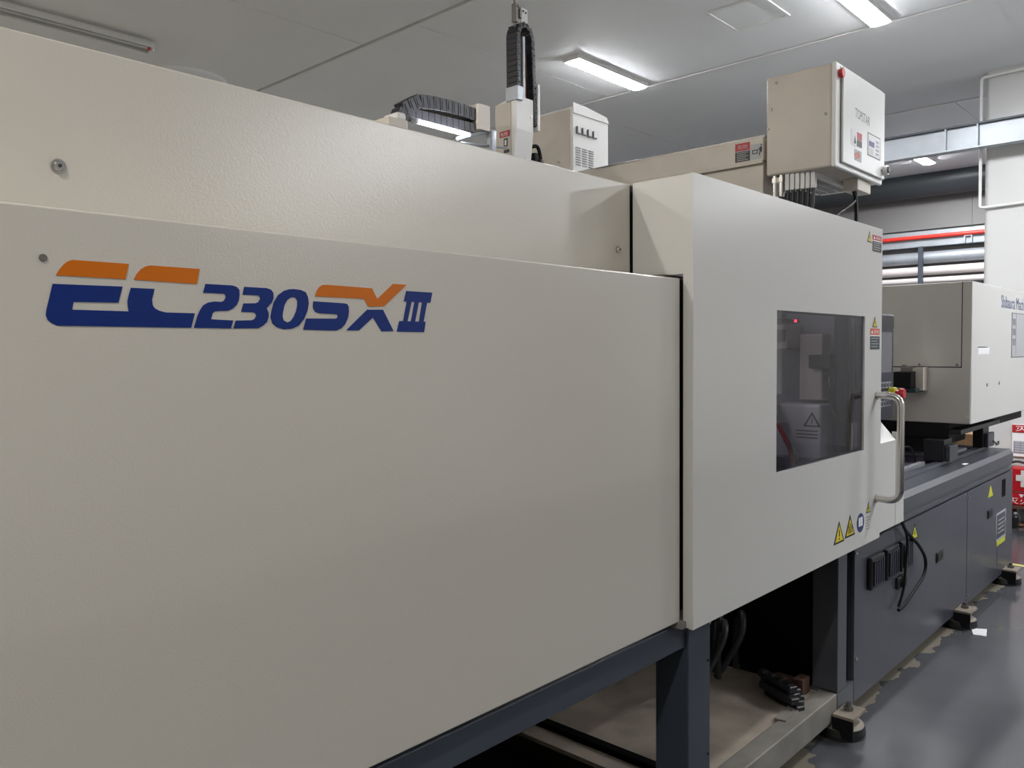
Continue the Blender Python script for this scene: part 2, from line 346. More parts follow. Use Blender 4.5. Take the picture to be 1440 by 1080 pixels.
for y in (6.47, 4.31, 2.165, 0.02):
    lamp(-1.75, -0.66, y, 'warm lit ceiling batten to the left of the camera, outside the photo', group='warm ceiling lamps left of the camera', glow='warmlamp')
lamp(10.3, 11.42, 3.22, 'small distant lit ceiling batten seen just under the steel beam')
for y in (1.2, -0.95, -3.1, -5.2):
    lamp(10.3, 11.40, y, 'lit ceiling batten at the far end of the hall, outside the photo', group='far ceiling lamps outside the photo')
lamp(1.40, 2.80, 6.36, 'unlit ceiling batten at the top left, its tube dark', lit=False)

# ------------------------------------------------------------------ column, beam, pipes at the far end
cb = B(); r = .05; X0, X1, Y0, Y1 = 8.1, 8.75, 0.95, 1.84
pts = []
for cx, cy, a0 in ((X1-r, Y1-r, 0), (X0+r, Y1-r, 90), (X0+r, Y0+r, 180), (X1-r, Y0+r, 270)):
    pts += [(cx+r*math.cos(math.radians(a0+t)), cy+r*math.sin(math.radians(a0+t))) for t in (0, 22.5, 45, 67.5, 90)]
prism(cb, pts, 'Z', 0, CEIL)
obj('trim_1', cb, 'column', None, 'white square column with rounded corners rising to the ceiling', True, kind='structure')
cd = B(); tube(cd, fillet([(8.07, 0.9, 3.87), (8.07, 1.862, 3.845), (8.07, 1.862, 2.72), (8.07, 0.9, 2.745)], .03, 4), .013, 8)
obj('column_conduit', cd, 'white', None, 'thin white conduit looped across the upper face of the white column', True, cat='conduit')
sb = thing('steel_beam', (7.9, 3, 3.21), 'grey galvanised steel beam crossing in front of the white column', 'beam')
box('web', 'galv', 7.89, 7.91, 0.2, 7.9, 3.222, 3.405, 0, sb)
box('flange', 'frame', 7.85, 7.96, 0.2, 7.9, 3.405, 3.420, 0.001, sb, label='dark upper flange')
box('flange', 'galv', 7.85, 7.96, 0.2, 7.9, 3.207, 3.222, 0.001, sb)
for y in (1.84, 2.09, 3.6, 5.1, 6.6): box('stiffener', 'galv', 7.852, 7.89, y-.006, y+.006, 3.222, 3.405, 0, sb)
dt = thing('duct', (12.36, 2, 3.6), 'large round dark grey duct running under the ceiling of the far wall', 'duct')
db = B(); cyl(db, (12.34, -8.9, 3.805), (12.34, 7.9, 3.805), .20, seg=32); obj('duct_shell', db, 'duct', dt, smooth=True)
for y in (-6, -3, 0, 6.0):
    db = B(); cyl(db, (12.34, y-.02, 3.805), (12.34, y+.02, 3.805), .206, seg=32); obj('duct_collar', db, 'duct', dt, smooth=True)
pr = thing('pipe_rack', (12.5, 2, 2.4), 'pale horizontal steel rail with a hanger post on the far wall', 'pipe rack')
box('rail', 'galv', 12.44, 12.598, -8.8, 7.8, 2.925, 3.145, 0.004, pr, label='pale blue-grey rail')
for y in (3.59, 0.9, -1.8, 6.2):
    box('hanger', 'frame', 12.36, 12.405, y-.03, y+.03, 2.36, 2.925, 0.002, pr, label='dark hanger post')
    box('bracket', 'galv', 12.36, 12.598, y-.03, y+.03, 2.355, 2.375, 0.0, pr)
for y in (3.0, 0.3): 
    k = B(); bx(k, 12.40, 12.44, y-.05, y-.035, 2.93, 3.02); bx(k, 12.40, 12.44, y+.035, y+.05, 2.93, 3.02); bx(k, 12.40, 12.44, y-.05, y+.05, 3.02, 3.03); obj('pipe_clip', k, 'galv', pr)
def pipe(name, m_, x, z, r_, label):
    k = B(); cyl(k, (x, -8.8, z), (x, 7.8, z), r_, seg=20); return obj(name, k, m_, None, label, True, cat='pipe')
pipe('red_pipe', 'redpipe', 12.405, 3.058, .028, 'thin bright red pipe along the rail on the far wall')
pipe('grey_pipe', 'galv', 12.50, 2.775, .085, 'thick grey pipe under the red pipe, uppermost below the rail')
pipe('white_pipe', 'pipe', 12.515, 2.592, .062, 'thicker pale pink wrapped pipe, middle of those below the red pipe')
pipe('white_pipe', 'pipe', 12.53, 2.455, .042, 'thin pale wrapped pipe, lowest on the far wall')

# ================================================================== THE MOULDING MACHINE
mc = thing('moulding_machine', (2.6, 1.6, 0.06), 'long off-white and dark grey injection moulding machine filling the photo, standing on levelling feet', 'machine')
# --- clamp guard
gp = B(); bx(gp, -1.2, 1.872, 1.130, 1.150, 0.775, 1.687, .003); bx(gp, -1.2, 1.868, 1.150, 1.297, 1.667, 1.684); bx(gp, 1.852, 1.870, 1.150, 1.20, 0.78, 1.66)
front = obj('front_guard_panel', gp, 'guard', mc)
LOGO = [('O',[[(0.368,1.601),(0.372,1.608),(0.378,1.616),(0.383,1.62),(0.388,1.622),(0.459,1.622),(0.454,1.601)]]),('O',[[(0.465,1.601),(0.469,1.609),(0.475,1.616),(0.481,1.62),(0.488,1.622),(0.559,1.622),(0.554,1.6)]]),('B',[[(0.364,1.59),(0.45,1.591),(0.444,1.569),(0.388,1.568),(0.386,1.558),(0.457,1.558),(0.456,1.567),(0.456,1.572),(0.458,1.58),(0.461,1.59),(0.493,1.59),(0.489,1.575),(0.49,1.567),(0.493,1.563),(0.499,1.56),(0.508,1.558),(0.55,1.558),(0.544,1.537),(0.368,1.537),(0.362,1.54),(0.357,1.544),(0.355,1.55),(0.356,1.557)]]),('B',[[(0.567,1.601),(0.609,1.601),(0.616,1.599),(0.62,1.595),(0.62,1.587),(0.619,1.58),(0.615,1.572),(0.608,1.566),(0.601,1.563),(0.581,1.562),(0.577,1.559),(0.574,1.55),(0.609,1.549),(0.605,1.537),(0.548,1.537),(0.554,1.555),(0.558,1.563),(0.563,1.57),(0.57,1.574),(0.579,1.576),(0.591,1.576),(0.595,1.578),(0.598,1.583),(0.597,1.587),(0.595,1.588),(0.563,1.588)]]),('B',[[(0.628,1.6),(0.665,1.6),(0.673,1.598),(0.677,1.593),(0.677,1.585),(0.674,1.578),(0.665,1.569),(0.668,1.562),(0.668,1.556),(0.665,1.548),(0.658,1.542),(0.65,1.538),(0.609,1.537),(0.613,1.549),(0.639,1.55),(0.644,1.552),(0.647,1.557),(0.645,1.561),(0.642,1.562),(0.622,1.562),(0.626,1.575),(0.646,1.576),(0.651,1.578),(0.654,1.583),(0.653,1.587),(0.651,1.588),(0.625,1.588)]]),('B',[[(0.713,1.601),(0.726,1.6),(0.735,1.597),(0.739,1.589),(0.74,1.579),(0.737,1.566),(0.731,1.554),(0.721,1.543),(0.708,1.538),(0.694,1.537),(0.682,1.54),(0.674,1.546),(0.671,1.555),(0.673,1.565),(0.677,1.578),(0.685,1.59),(0.695,1.597),(0.704,1.6)],[(0.712,1.588),(0.716,1.587),(0.719,1.583),(0.719,1.576),(0.717,1.567),(0.712,1.557),(0.706,1.55),(0.7,1.548),(0.694,1.551),(0.692,1.557),(0.693,1.564),(0.696,1.575),(0.701,1.583),(0.707,1.587)]]),('O',[[(0.752,1.591),(0.755,1.599),(0.76,1.606),(0.766,1.61),(0.773,1.611),(0.867,1.61),(0.878,1.592),(0.913,1.62),(0.944,1.62),(0.893,1.58),(0.858,1.578),(0.85,1.591)]]),('B',[[(0.749,1.583),(0.809,1.582),(0.815,1.581),(0.818,1.576),(0.818,1.568),(0.816,1.558),(0.81,1.547),(0.802,1.54),(0.792,1.536),(0.729,1.537),(0.735,1.555),(0.791,1.556),(0.795,1.558),(0.795,1.562),(0.793,1.563),(0.759,1.564),(0.752,1.566),(0.748,1.572),(0.748,1.578)]]),('B',[[(0.856,1.573),(0.89,1.574),(0.913,1.537),(0.886,1.536),(0.868,1.56),(0.838,1.537),(0.812,1.537)]]),('B',[[(0.943,1.609),(1.005,1.609),(1.0,1.59),(0.992,1.59),(0.983,1.555),(0.988,1.555),(0.984,1.536),(0.92,1.536),(0.926,1.555),(0.935,1.555),(0.944,1.59),(0.937,1.59)],[(0.955,1.59),(0.962,1.59),(0.953,1.555),(0.945,1.555)],[(0.972,1.59),(0.98,1.59),(0.972,1.555),(0.963,1.555)]])]
for c_, rings in LOGO:
    cu = bpy.data.curves.new('mark', 'CURVE'); cu.dimensions = '2D'; cu.fill_mode = 'BOTH'; cu.extrude = 0.0003
    for ring in rings:
        s = cu.splines.new('POLY'); s.points.add(len(ring)-1); s.use_cyclic_u = True
        for p_, (a, b) in zip(s.points, ring): p_.co = (a, b, 0, 1)
    o = bpy.data.objects.new('mark', cu); COL.objects.link(o)
    dg = bpy.context.evaluated_depsgraph_get(); dg.update(); t = bmesh.new(); t.from_mesh(o.evaluated_get(dg).to_mesh())
    bpy.data.objects.remove(o); bpy.data.curves.remove(cu)
    for v in t.verts: v.co = Vector((v.co.x, 1.1294 - v.co.z, v.co.y))
    k = B(); join(k, t)
    obj('logo_letter', k, 'orange' if c_ == 'O' else 'blue', front, 'orange letter part of the model mark' if c_ == 'O' else 'blue letter of the model mark')
k = B(); cyl(k, (0.354, 1.131, 1.622), (0.354, 1.1285, 1.622), .0048, seg=16); obj('bolt', k, 'bolt', front)
up = B(); bx(up, -1.2, 1.884, 1.295, 1.315, 1.69, 1.956, .003); bx(up, -1.2, 1.884, 1.315, 2.93, 1.938, 1.954)
upper = obj('upper_guard_panel', up, 'guard', mc)
for x, z in ((0.43, 1.774), (1.826, 1.773)):
    k = B(); bolt_y(k, x, 1.295, z, .0105); obj('bolt', k, ['steel', 'ink'], upper)
box('rear_guard_panel', 'guard', -1.2, 3.6, 2.93, 2.95, 0.70, 1.956, .002, mc)
box('end_guard_panel', 'guard', -1.22, -1.2, 1.13, 2.95, 0.70, 1.956, .002, mc)
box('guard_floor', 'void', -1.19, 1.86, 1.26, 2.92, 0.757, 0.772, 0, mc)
# --- safety door
dr = B(); frame_plate(dr, 1.888, 3.315, 0.754, 1.961, 2.386, 3.134, 1.1165, 1.619, 1.100, 1.112)
bx(dr, 1.888, 1.902, 1.112, 1.130, 0.756, 1.959); bx(dr, 3.300, 3.3145, 1.112, 1.128, 0.756, 1.959); bx(dr, 1.902, 3.30, 1.112, 1.128, 0.756, 0.775)
bx(dr, 1.888, 1.900, 1.130, 1.289, 1.70, 1.959); bx(dr, 1.900, 3.3145, 1.112, 1.289, 1.945, 1.959); bx(dr, 1.9, 3.31, 1.275, 1.289, 1.86, 1.945)
door = obj('safety_door', dr, 'door', mc, 'white sliding safety door')
box('window_pane', 'pane', 2.3865, 3.1335, 1.106, 1.110, 1.117, 1.6185, 0, door, label='dark smoked window')
wf = B(); frame_plate(wf, 2.37, 3.15, 1.10, 1.635, 2.392, 3.128, 1.1225, 1.613, 1.1105, 1.122); obj('window_frame', wf, 'black', door, 'thin black inner frame')
hd = B(); tube(hd, fillet([(3.265, 1.100, 1.317), (3.265, 1.010, 1.317), (3.265, 1.010, 0.915), (3.265, 1.100, 0.915)], .055, 8), .0135, 16)
for z in (1.317, .915): cyl(hd, (3.265, 1.1005, z), (3.265, 1.0965, z), .017, seg=20)
obj('door_handle', hd, 'steel', door, 'bent stainless steel tube handle', True)
tri_label(door, 'warning_label', 2.896, 0.806, 0.098, 0.080, 1.0998, sym='hand', label='left yellow warning triangle')
tri_label(door, 'warning_label', 3.000, 0.812, 0.098, 0.080, 1.0998, sym='bars', label='second yellow warning triangle')
k = B(); cyl(k, (3.105, 1.0998, 0.846), (3.105, 1.0990, 0.846), .036, seg=32, mi=0)
bx(k, 3.085, 3.125, 1.0984, 1.0990, 0.833, 0.866, 0, 1); bx(k, 3.1045, 3.1055, 1.0982, 1.0984, 0.833, 0.864, 0, 0)
obj('manual_label', k, ['bluesign', 'paper'], door, 'round blue sign with a white open book')
tri_label(door, 'warning_label', 3.187, 0.872, 0.046, 0.040, 1.0998, mats=('ink', 'lime'), sym='bolt', label='small yellow-green triangle over a pale notice')
k = B(); bx(k, 3.16, 3.215, 1.0992, 1.0998, 0.800, 0.866, 0, 0)
for i in range(5): bx(k, 3.165, 3.205-.008*(i % 3), 1.0988, 1.0992, 0.810+.011*i, 0.8125+.011*i, 0, 1)
obj('notice_label', k, ['door', 'inkgrey'], door)
tri_label(door, 'warning_label', 3.172, 1.898, 0.044, 0.042, 1.0998, sym='dot', label='small yellow triangle at the top right corner')
danger_label(door, 'danger_label', 3.205, 3.300, 1.868, 1.930, 1.0998, frac=.34, label='red and black notice at the top right corner')
tri_label(door, 'warning_label', 3.238, 1.580, 0.052, 0.040, 1.0998, sym='dot', label='small yellow triangle beside the window')
danger_label(door, 'danger_label', 3.190, 3.290, 1.495, 1.575, 1.0998, 'orangeink', 'greenink', .34, label='orange and dark green notice beside the window')
# door rail seen in the notch under the hood
rl = B(); bx(rl, 1.85, 3.3, 1.165, 1.205, 1.6875, 1.699); cyl(rl, (1.875, 1.185, 1.676), (1.875, 1.235, 1.676), .012, seg=16)
obj('door_rail', rl, 'bolt', mc)
k = B(); bx(k, 1.888, 2.10, 1.302, 1.308, 1.70, 1.955); obj('gap_seal', k, 'black', mc)  # black strip behind the hood gap, standing in for its shade
k = B(); bx(k, 1.875, 2.10, 1.139, 1.145, 0.80, 1.684); obj('gap_seal', k, 'black', mc, 'black gap beside the door')  # black strip added so the door gap reads as dark
k = B(); bx(k, 1.862, 1.884, 1.118, 1.16, 0.757, 0.776, .002); obj('lower_door_guide', k, 'trayrim', mc)
# --- nozzle guard, control panel
ng = B(); prism(ng, [(1.128, .754), (1.128, 1.115), (1.20, 1.20), (1.215, 1.20), (1.215, .754)], 'X', 3.318, 3.585)
nozzle = obj('nozzle_guard', ng, 'door', mc, 'white lower guard with sloped top')
ng = B(); prism(ng, [(3.592, .754), (3.697, .754), (3.685, 1.126), (3.60, 1.148), (3.592, 1.148)], 'Y', 1.128, 1.146); obj('guard_plate', ng, 'door', nozzle)
cp = B(); bx(cp, 3.30, 3.602, 1.146, 1.20, 1.205, 1.64, .006); pnl = obj('control_panel', cp, 'navy', mc, 'dark navy control panel with screen and keypad')
box('screen', 'screen', 3.33, 3.572, 1.1435, 1.147, 1.40, 1.565, 0, pnl)
box('screen_bezel', 'blackplast', 3.305, 3.598, 1.1445, 1.146, 1.585, 1.628, 0, pnl)
for i in range(7):
    for j in range(3):
        kk = B(); bx(kk, 3.345+.032*i, 3.368+.032*i, 1.1425, 1.147, 1.335-.038*j, 1.36-.038*j, .001, 0); bx(kk, 3.349+.032*i, 3.364+.032*i, 1.1420, 1.1426, 1.340-.038*j, 1.355-.038*j, 0, 1)
        obj('key', kk, ['key', 'navy'], pnl)
es = B(); cyl(es, (3.56, 1.146, 1.312), (3.56, 1.122, 1.312), .025, seg=24, mi=1); cyl(es, (3.56, 1.124, 1.312), (3.56, 1.106, 1.312), .012, seg=16); cyl(es, (3.56, 1.106, 1.312), (3.56, 1.088, 1.312), .022, .020, 24)
obj('emergency_stop', es, ['red', 'lime'], pnl, 'red mushroom button on a yellow collar', True)
# --- clamp frame under the guard
fb = B(); bx(fb, -1.2, 1.93, 1.150, 1.25, 0.684, 0.757, .003); obj('frame_beam', fb, 'frame', mc, 'blue-grey beam under the guard')
po = B(); bx(po, 1.932, 2.052, 1.140, 1.245, 0.062, 0.752, .003); post = obj('frame_post', po, 'frame', mc, 'blue-grey upright post')
k = B()
for z in (.35, .62): cyl(k, (2.038, 1.1395, z), (2.038, 1.1365, z), .004, seg=10)
obj('screw', k, 'ink', post)
k = B(); bx(k, 2.06, 3.30, 1.19, 1.27, 0.705, 0.752, .002); obj('frame_beam', k, 'frame', mc)
# --- lower tray
tb = B(); bx(tb, 1.5, 3.128, 1.190, 1.262, 0.062, 0.160, .004); tray = obj('tray_rim', tb, 'trayrim', mc, 'worn grey front rim of the lower tray')
tb = B(); bx(tb, 2.09, 3.128, 1.262, 2.30, 0.135, 0.150); obj('tray_floor', tb, 'trayfloor', mc, 'dusty tan floor of the lower tray')
box('tray_bar', 'void', 2.165, 2.20, 1.262, 2.3, 0.150, 0.172, .002, mc)
# --- injection side base
prof = [(1.210, .836), (1.190, .812), (1.190, .752), (1.200, .747), (1.200, .731), (1.190, .727), (1.190, .712), (1.206, .707), (1.206, .062), (2.90, .062), (2.90, .836)]
bb = B(); prism(bb, prof, 'X', 3.30, 6.09); base = obj('injection_base', bb, 'base2', mc, 'dark grey base under the injection unit')
bp = B(); bx(bp, 3.302, 4.986, 1.190, 1.205, 0.068, 0.700, .002); pA = obj('access_panel', bp, 'base', base)
bp = B(); bx(bp, 4.994, 6.088, 1.190, 1.205, 0.068, 0.700, .002); pB = obj('access_panel', bp, 'base', base)
for x, z in ((3.316, .675), (3.325, .24), (4.965, .672), (5.015, .672), (4.965, .115), (5.015, .115)):
    k = B(); cyl(k, (x, 1.190, z), (x, 1.186, z), .008, seg=12); obj('screw', k, 'steel', base)
bpost = B(); bx(bpost, 3.130, 3.222, 1.190, 1.29, 0.162, 0.704, .003); obj('corner_post', bpost, 'base2', mc, 'dark grey corner post')
bx_ = B(); bx(bx_, 3.130, 3.30, 1.190, 1.30, 0.062, 0.160, .003); obj('base_sill', bx_, 'base2', mc)
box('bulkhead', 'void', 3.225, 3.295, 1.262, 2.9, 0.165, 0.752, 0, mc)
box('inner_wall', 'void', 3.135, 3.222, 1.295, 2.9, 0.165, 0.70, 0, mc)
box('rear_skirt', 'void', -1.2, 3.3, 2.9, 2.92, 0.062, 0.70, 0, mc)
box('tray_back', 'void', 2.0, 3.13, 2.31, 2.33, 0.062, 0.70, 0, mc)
box('belly_plate', 'void', -1.2, 2.085, 1.32, 2.9, 0.062, 0.08, 0, mc)  # black plate filling the shaded void left of the tray
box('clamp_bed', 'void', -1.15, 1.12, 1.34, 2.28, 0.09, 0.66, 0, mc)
# louvred covers, pulls, labels on the base side
for x in (3.440, 3.632, 3.824):
    k = B(); bx(k, x, x+.158, 1.170, 1.190, .496, .632, .006)
    v = obj('vent_cover', k, 'blackplast', base, 'black louvred cover')
    for i in range(5):
        s = B(); bx(s, x+.018+.026*i, x+.036+.026*i, 1.164, 1.171, .512, .616, .002); obj('louvre', s, 'navy', base)
k = B(); cyl(k, (3.85, 1.190, .448), (3.85, 1.165, .448), .028, seg=20); bx(k, 3.795, 3.905, 1.176, 1.190, .420, .474, .006); obj('cable_inlet', k, 'rubber', base, smooth=True)
for x, z in ((4.465, .443), (5.49, .503)):
    k = B(); bx(k, x-.055, x+.055, 1.1855, 1.190, z-.026, z+.026, .001, 0); bx(k, x-.046, x+.02, 1.182, 1.1856, z-.018, z+.018, .001, 1); bx(k, x+.026, x+.046, 1.183, 1.1856, z-.012, z+.012, 0, 1)
    obj('flush_latch', k, ['blackplast', 'ink'], base)
tri_label(base, 'warning_label', 4.060, 0.600, 0.112, 0.076, 1.1899, mats=('ink', 'lime'), label='yellow triangle above the near latch')
tri_label(base, 'warning_label', 5.505, 0.604, 0.120, 0.066, 1.1899, mats=('lime', 'lime'), label='yellow triangle on the far panel')
k = B(); bx(k, 5.795, 5.885, 1.1885, 1.1897, .56, .668, 0, 0); obj('panel_slot', k, 'void', base, 'dark slot')
k = B(); bx(k, 5.655, 5.905, 1.1888, 1.1898, .30, .475, 0, 0); bx(k, 5.668, 5.892, 1.1884, 1.1888, .315, .462, 0, 1); bx(k, 5.67, 5.89, 1.1884, 1.1888, .27, .30, 0, 2)
bx(k, 5.69, 5.885, 1.1888, 1.1898, .135, .265, 0, 3)
for i in range(4): bx(k, 5.70, 5.86, 1.1880, 1.1884, .345+.026*i, .35+.026*i, 0, 0); bx(k, 5.70, 5.86, 1.1884, 1.1888, .155+.026*i, .165+.026*i, 0, 1)
obj('information_label', k, ['lightink', 'base', 'lime', 'base2'], base, 'pale framed information plate')
# top of the base
box('bed_rail', 'base', 3.72, 6.02, 1.315, 1.355, .836, .858, .003, base)
box('bed_rail', 'base', 3.72, 6.02, 2.45, 2.49, .836, .858, .003, base)
box('drip_liner', 'purple', 3.72, 6.05, 1.36, 2.4, .8365, .845, 0, base, label='purple-grey liner on the base top')
# parts behind the smoked window, mostly standing in for shapes reflected in it
pl = B(); bx(pl, 3.36, 3.60, 1.235, 2.90, 0.78, 1.93, .004); plat = obj('fixed_platen', pl, 'platen', mc, 'grey platen behind the window')
k = B(); bx(k, 3.22, 3.358, 1.30, 1.50, 1.05, 1.275, .012); ib = obj('terminal_cover', k, 'whiteplast', mc, 'pale cover with a warning triangle, behind the window')
k = B(); prism(k, [(1.297, 1.185), (1.372, 1.185), (1.334, 1.245)], 'X', 3.2195, 3.2190, 0); prism(k, [(1.310, 1.191), (1.359, 1.191), (1.334, 1.232)], 'X', 3.2190, 3.2185, 1); bx(k, 3.218, 3.2185, 1.332, 1.336, 1.197, 1.22, 0, 0)
for i in range(3): bx(k, 3.2188, 3.2195, 1.31, 1.40, 1.165-.014*i, 1.170-.014*i, 0, 0)
obj('warning_label', k, ['ink', 'whiteplast'], ib)
k = B(); bx(k, 3.27, 3.358, 1.315, 1.41, 1.29, 1.56, .006); obj('mould_half', k, 'cream', mc, 'pale block behind the window')
k = B(); bx(k, 3.24, 3.30, 1.27, 1.36, 1.42, 1.475, .004); obj('mould_clamp', k, 'black', mc)
k = B(); bx(k, 3.20, 3.35, 1.43, 1.51, 1.50, 1.60, .004); bx(k, 3.19, 3.20, 1.44, 1.50, 1.53, 1.58, 0, 1); obj('junction_box', k, ['cream', 'inkgrey'], mc)
k = B(); cyl(k, (3.32, 1.255, .82), (3.32, 1.255, 1.90), .03, seg=20); obj('guide_column', k, 'navy', mc, smooth=True)
k = B(); cyl(k, (3.33, 1.195, .82), (3.33, 1.195, 1.90), .018, seg=16); obj('guide_column', k, 'platen', mc, smooth=True)
k = B(); tube(k, [(2.4, 1.50, 1.615), (3.3, 1.43, 1.615)], .007, 8); obj('air_line', k, 'black', mc, smooth=True)
k = B(); cyl(k, (3.18, 1.392, 1.612), (3.18, 1.384, 1.612), .006, seg=14); obj('indicator', k, 'led', mc, 'small red indicator behind the window', True)
for i, (m_, dy) in enumerate((('redpipe', 0), ('navy', .03), ('redpipe', .055), ('blackplast', .085), ('greyhose', .11))):
    k = B(); tube(k, spline([(3.19, 1.545-.4*dy, 1.30), (3.185, 1.475-.4*dy, 1.21-.02*i), (3.18, 1.41-.4*dy, 1.10-.02*i), (3.17, 1.375-.4*dy, 0.92), (3.16, 1.37-.4*dy, 0.80)], 6), .0085, 8); obj('coolant_hose', k, m_, mc, smooth=True)
k = B(); tube(k, spline([(3.31, 1.30, 1.40), (3.22, 1.28, 1.37), (3.24, 1.25, 1.25), (3.33, 1.24, 1.2)], 6), .008, 8); obj('coolant_hose', k, 'blackplast', mc, smooth=True)
box('moving_platen', 'platen', 1.20, 1.42, 1.36, 2.86, 0.82, 1.85, .004, mc)
for y in (1.55, 2.6):
    for z in (1.0, 1.65):
        k = B(); cyl(k, (0.2, y, z), (3.36, y, z), .045, seg=20); obj('tie_bar', k, 'steel', mc, smooth=True)

# ------------------------------------------------------------------ levelling feet
def foot(x, y, label):
    t = thing('leveling_foot', (x, y, 0), label, 'machine foot', 'levelling feet along the base')
    k = B(); cyl(k, (x, y, 0.0), (x, y, .010), .094, .094, 40); cyl(k, (x, y, .010), (x, y, .013), .090, .090, 40); cyl(k, (x, y, .013), (x, y, .040), .094, .090, 40); obj('rubber_pad', k, 'rubber', t, smooth=True)
    k = B(); cyl(k, (x, y, .040), (x, y, .052), .088, .072, 40); cyl(k, (x, y, .052), (x, y, .059), .072, .03, 40); obj('pad_cap', k, 'tan', t, smooth=True)
    k = B(); bx(k, x-.085, x+.047, y-.082, y-.002, .089, .101, .002); obj('foot_bracket', k, 'tan', t)
    k = B(); bx(k, x-.085, x-.077, y-.080, y-.002, .012, .089, 0); obj('foot_rib', k, 'black', t)
    k = B(); cyl(k, (x-.012, y-.036, .060), (x-.012, y-.036, .132), .010, seg=14); cyl(k, (x-.012, y-.036, .101), (x-.012, y-.036, .116), .019, seg=6); obj('jack_bolt', k, 'bolt', t)
    return t
foot(3.16, 1.190, 'nearest dusty levelling foot, beside the tan tray at the frame bottom')
foot(4.825, 1.190, 'middle levelling foot, just behind the white paper scrap on the floor')
foot(5.90, 1.190, 'farthest levelling foot, at the far end of the grey base')

# ================================================================== INJECTION UNIT
iu = thing('injection_unit', (5.9, 1.6, .836), 'off-white box-shaped injection unit cover riding on the dark grey base', 'injection unit')
cv = B(); bx(cv, 5.034, 7.0, 1.190, 2.60, 1.072, 1.866, .003); cover = obj('unit_cover', cv, 'door', iu)
k = B(); bx(k, 5.028, 5.034, 1.2425, 2.58, 1.393, 1.862, 0); obj('end_panel', k, 'guard', cover)
k = B(); bx(k, 5.028, 5.034, 1.195, 2.58, 1.075, 1.387, .001); bx(k, 5.028, 5.034, 1.192, 1.2375, 1.387, 1.864, 0); obj('end_panel', k, 'guard', cover)
for y in (1.262, 1.458, 1.66):
    k = B(); cyl(k, (5.028, y, 1.403), (5.024, y, 1.403), .007, seg=12); obj('screw', k, 'bolt', cover)
k = B(); bx(k, 5.030, 5.0335, 1.236, 1.244, 1.387, 1.864); bx(k, 5.030, 5.0335, 1.24, 2.58, 1.386, 1.394); obj('panel_gap', k, 'ink', cover)
k = B(); bx(k, 5.018, 5.028, 1.192, 1.228, 1.075, 1.110, .002); bx(k, 5.015, 5.02, 1.206, 1.222, 1.112, 1.117, 0); obj('latch_plate', k, 'guard', cover)
k = B(); text(k, 'Shibaura Machine', .76, .078, (5.695, 1.1892, 1.742), (1, 0, 0), (0, 0, 1)); obj('lettering', k, 'bluetext', cover, 'blue lettering on the cover')
k = B(); bx(k, 5.985, 6.75, 1.1885, 1.1898, 1.432, 1.720, 0, 0); bx(k, 5.995, 6.10, 1.1880, 1.1885, 1.437, 1.715, 0, 1); bx(k, 6.108, 6.74, 1.1880, 1.1885, 1.437, 1.715, 0, 1)
for z in (1.66, 1.595, 1.53):
    for i in range(4): bx(k, 6.008+.022*i, 6.018+.022*i+.004*(i % 2), 1.1875, 1.1880, z-.02, z+.022, 0, 2)
obj('information_plate', k, ['inkgrey', 'lightink', 'inkgrey'], cover, 'grey printed plate')
k = B(); bx(k, 5.16, 5.42, 1.1888, 1.1897, 1.459, 1.498, .0, 0); bx(k, 5.16, 5.37, 1.1882, 1.1897, 1.498, 1.503, 0, 1); obj('name_label', k, ['paper', 'ink'], cover, 'small white label')
for x in (5.38, 5.676):
    k = B(); cyl(k, (x, 1.191, 1.280), (x, 1.187, 1.280), .010, seg=14); obj('screw', k, 'bolt', cover)
k = B(); bx(k, 5.03, 6.9, 1.30, 2.5, .985, 1.070, .004); obj('unit_bed', k, 'black', iu, 'black bed plate under the cover')
k = B(); bx(k, 5.06, 5.9, 1.425, 1.60, .90, .986, .004); obj('drive_housing', k, 'black', iu)
k = B(); bx(k, 5.02, 5.93, 1.235, 1.296, 1.012, 1.038, .004); obj('slide_bar', k, 'blackplast', iu, 'black bar along the cover foot')
k = B(); bx(k, 3.75, 5.0, 1.75, 2.15, 1.00, 1.30, .02); obj('barrel_guard', k, 'void', iu)
for x0, x1 in ((4.96, 5.12), (5.82, 5.97)):
    k = B(); bx(k, x0, x1, 1.305, 1.41 if x0 < 5.5 else 1.365, .860, .985, .004, 0); obj('slide_block', k, 'blackplast', iu)
    k = B(); bx(k, x0+.02, x1+.03, 1.28, 1.304, .860, .95, .004); obj('slide_clamp', k, 'base2', iu)
    k = B(); bx(k, x0, x1, 2.42, 2.52, .860, .985, .004); obj('slide_block', k, 'blackplast', iu)
k = B(); tube(k, spline([(5.88, 1.26, .90), (5.95, 1.25, .875), (6.02, 1.26, .885), (6.05, 1.28, .86)], 5), .006, 6); obj('lubrication_line', k, 'bolt', iu, smooth=True)
# shutter device on the end face
k = B(); bx(k, 4.86, 5.014, 1.452, 1.548, 1.275, 1.365, .004); dv = obj('limit_switch', k, 'black', iu, 'dark switch block with a cream bracket')
k = B(); bx(k, 4.94, 4.955, 1.412, 1.452, 1.258, 1.39, .001); bx(k, 4.955, 5.028, 1.412, 1.418, 1.258, 1.39, .001); obj('switch_bracket', k, 'cream', dv)
k = B(); bx(k, 4.88, 4.95, 1.47, 1.515, 1.366, 1.392, .003); cyl(k, (4.90, 1.50, 1.392), (4.90, 1.50, 1.405), .014, seg=12); obj('switch_head', k, 'bolt', dv)
k = B(); bx(k, 4.87, 5.02, 1.43, 1.52, 1.248, 1.272, .004); obj('switch_base', k, 'greenink', dv)

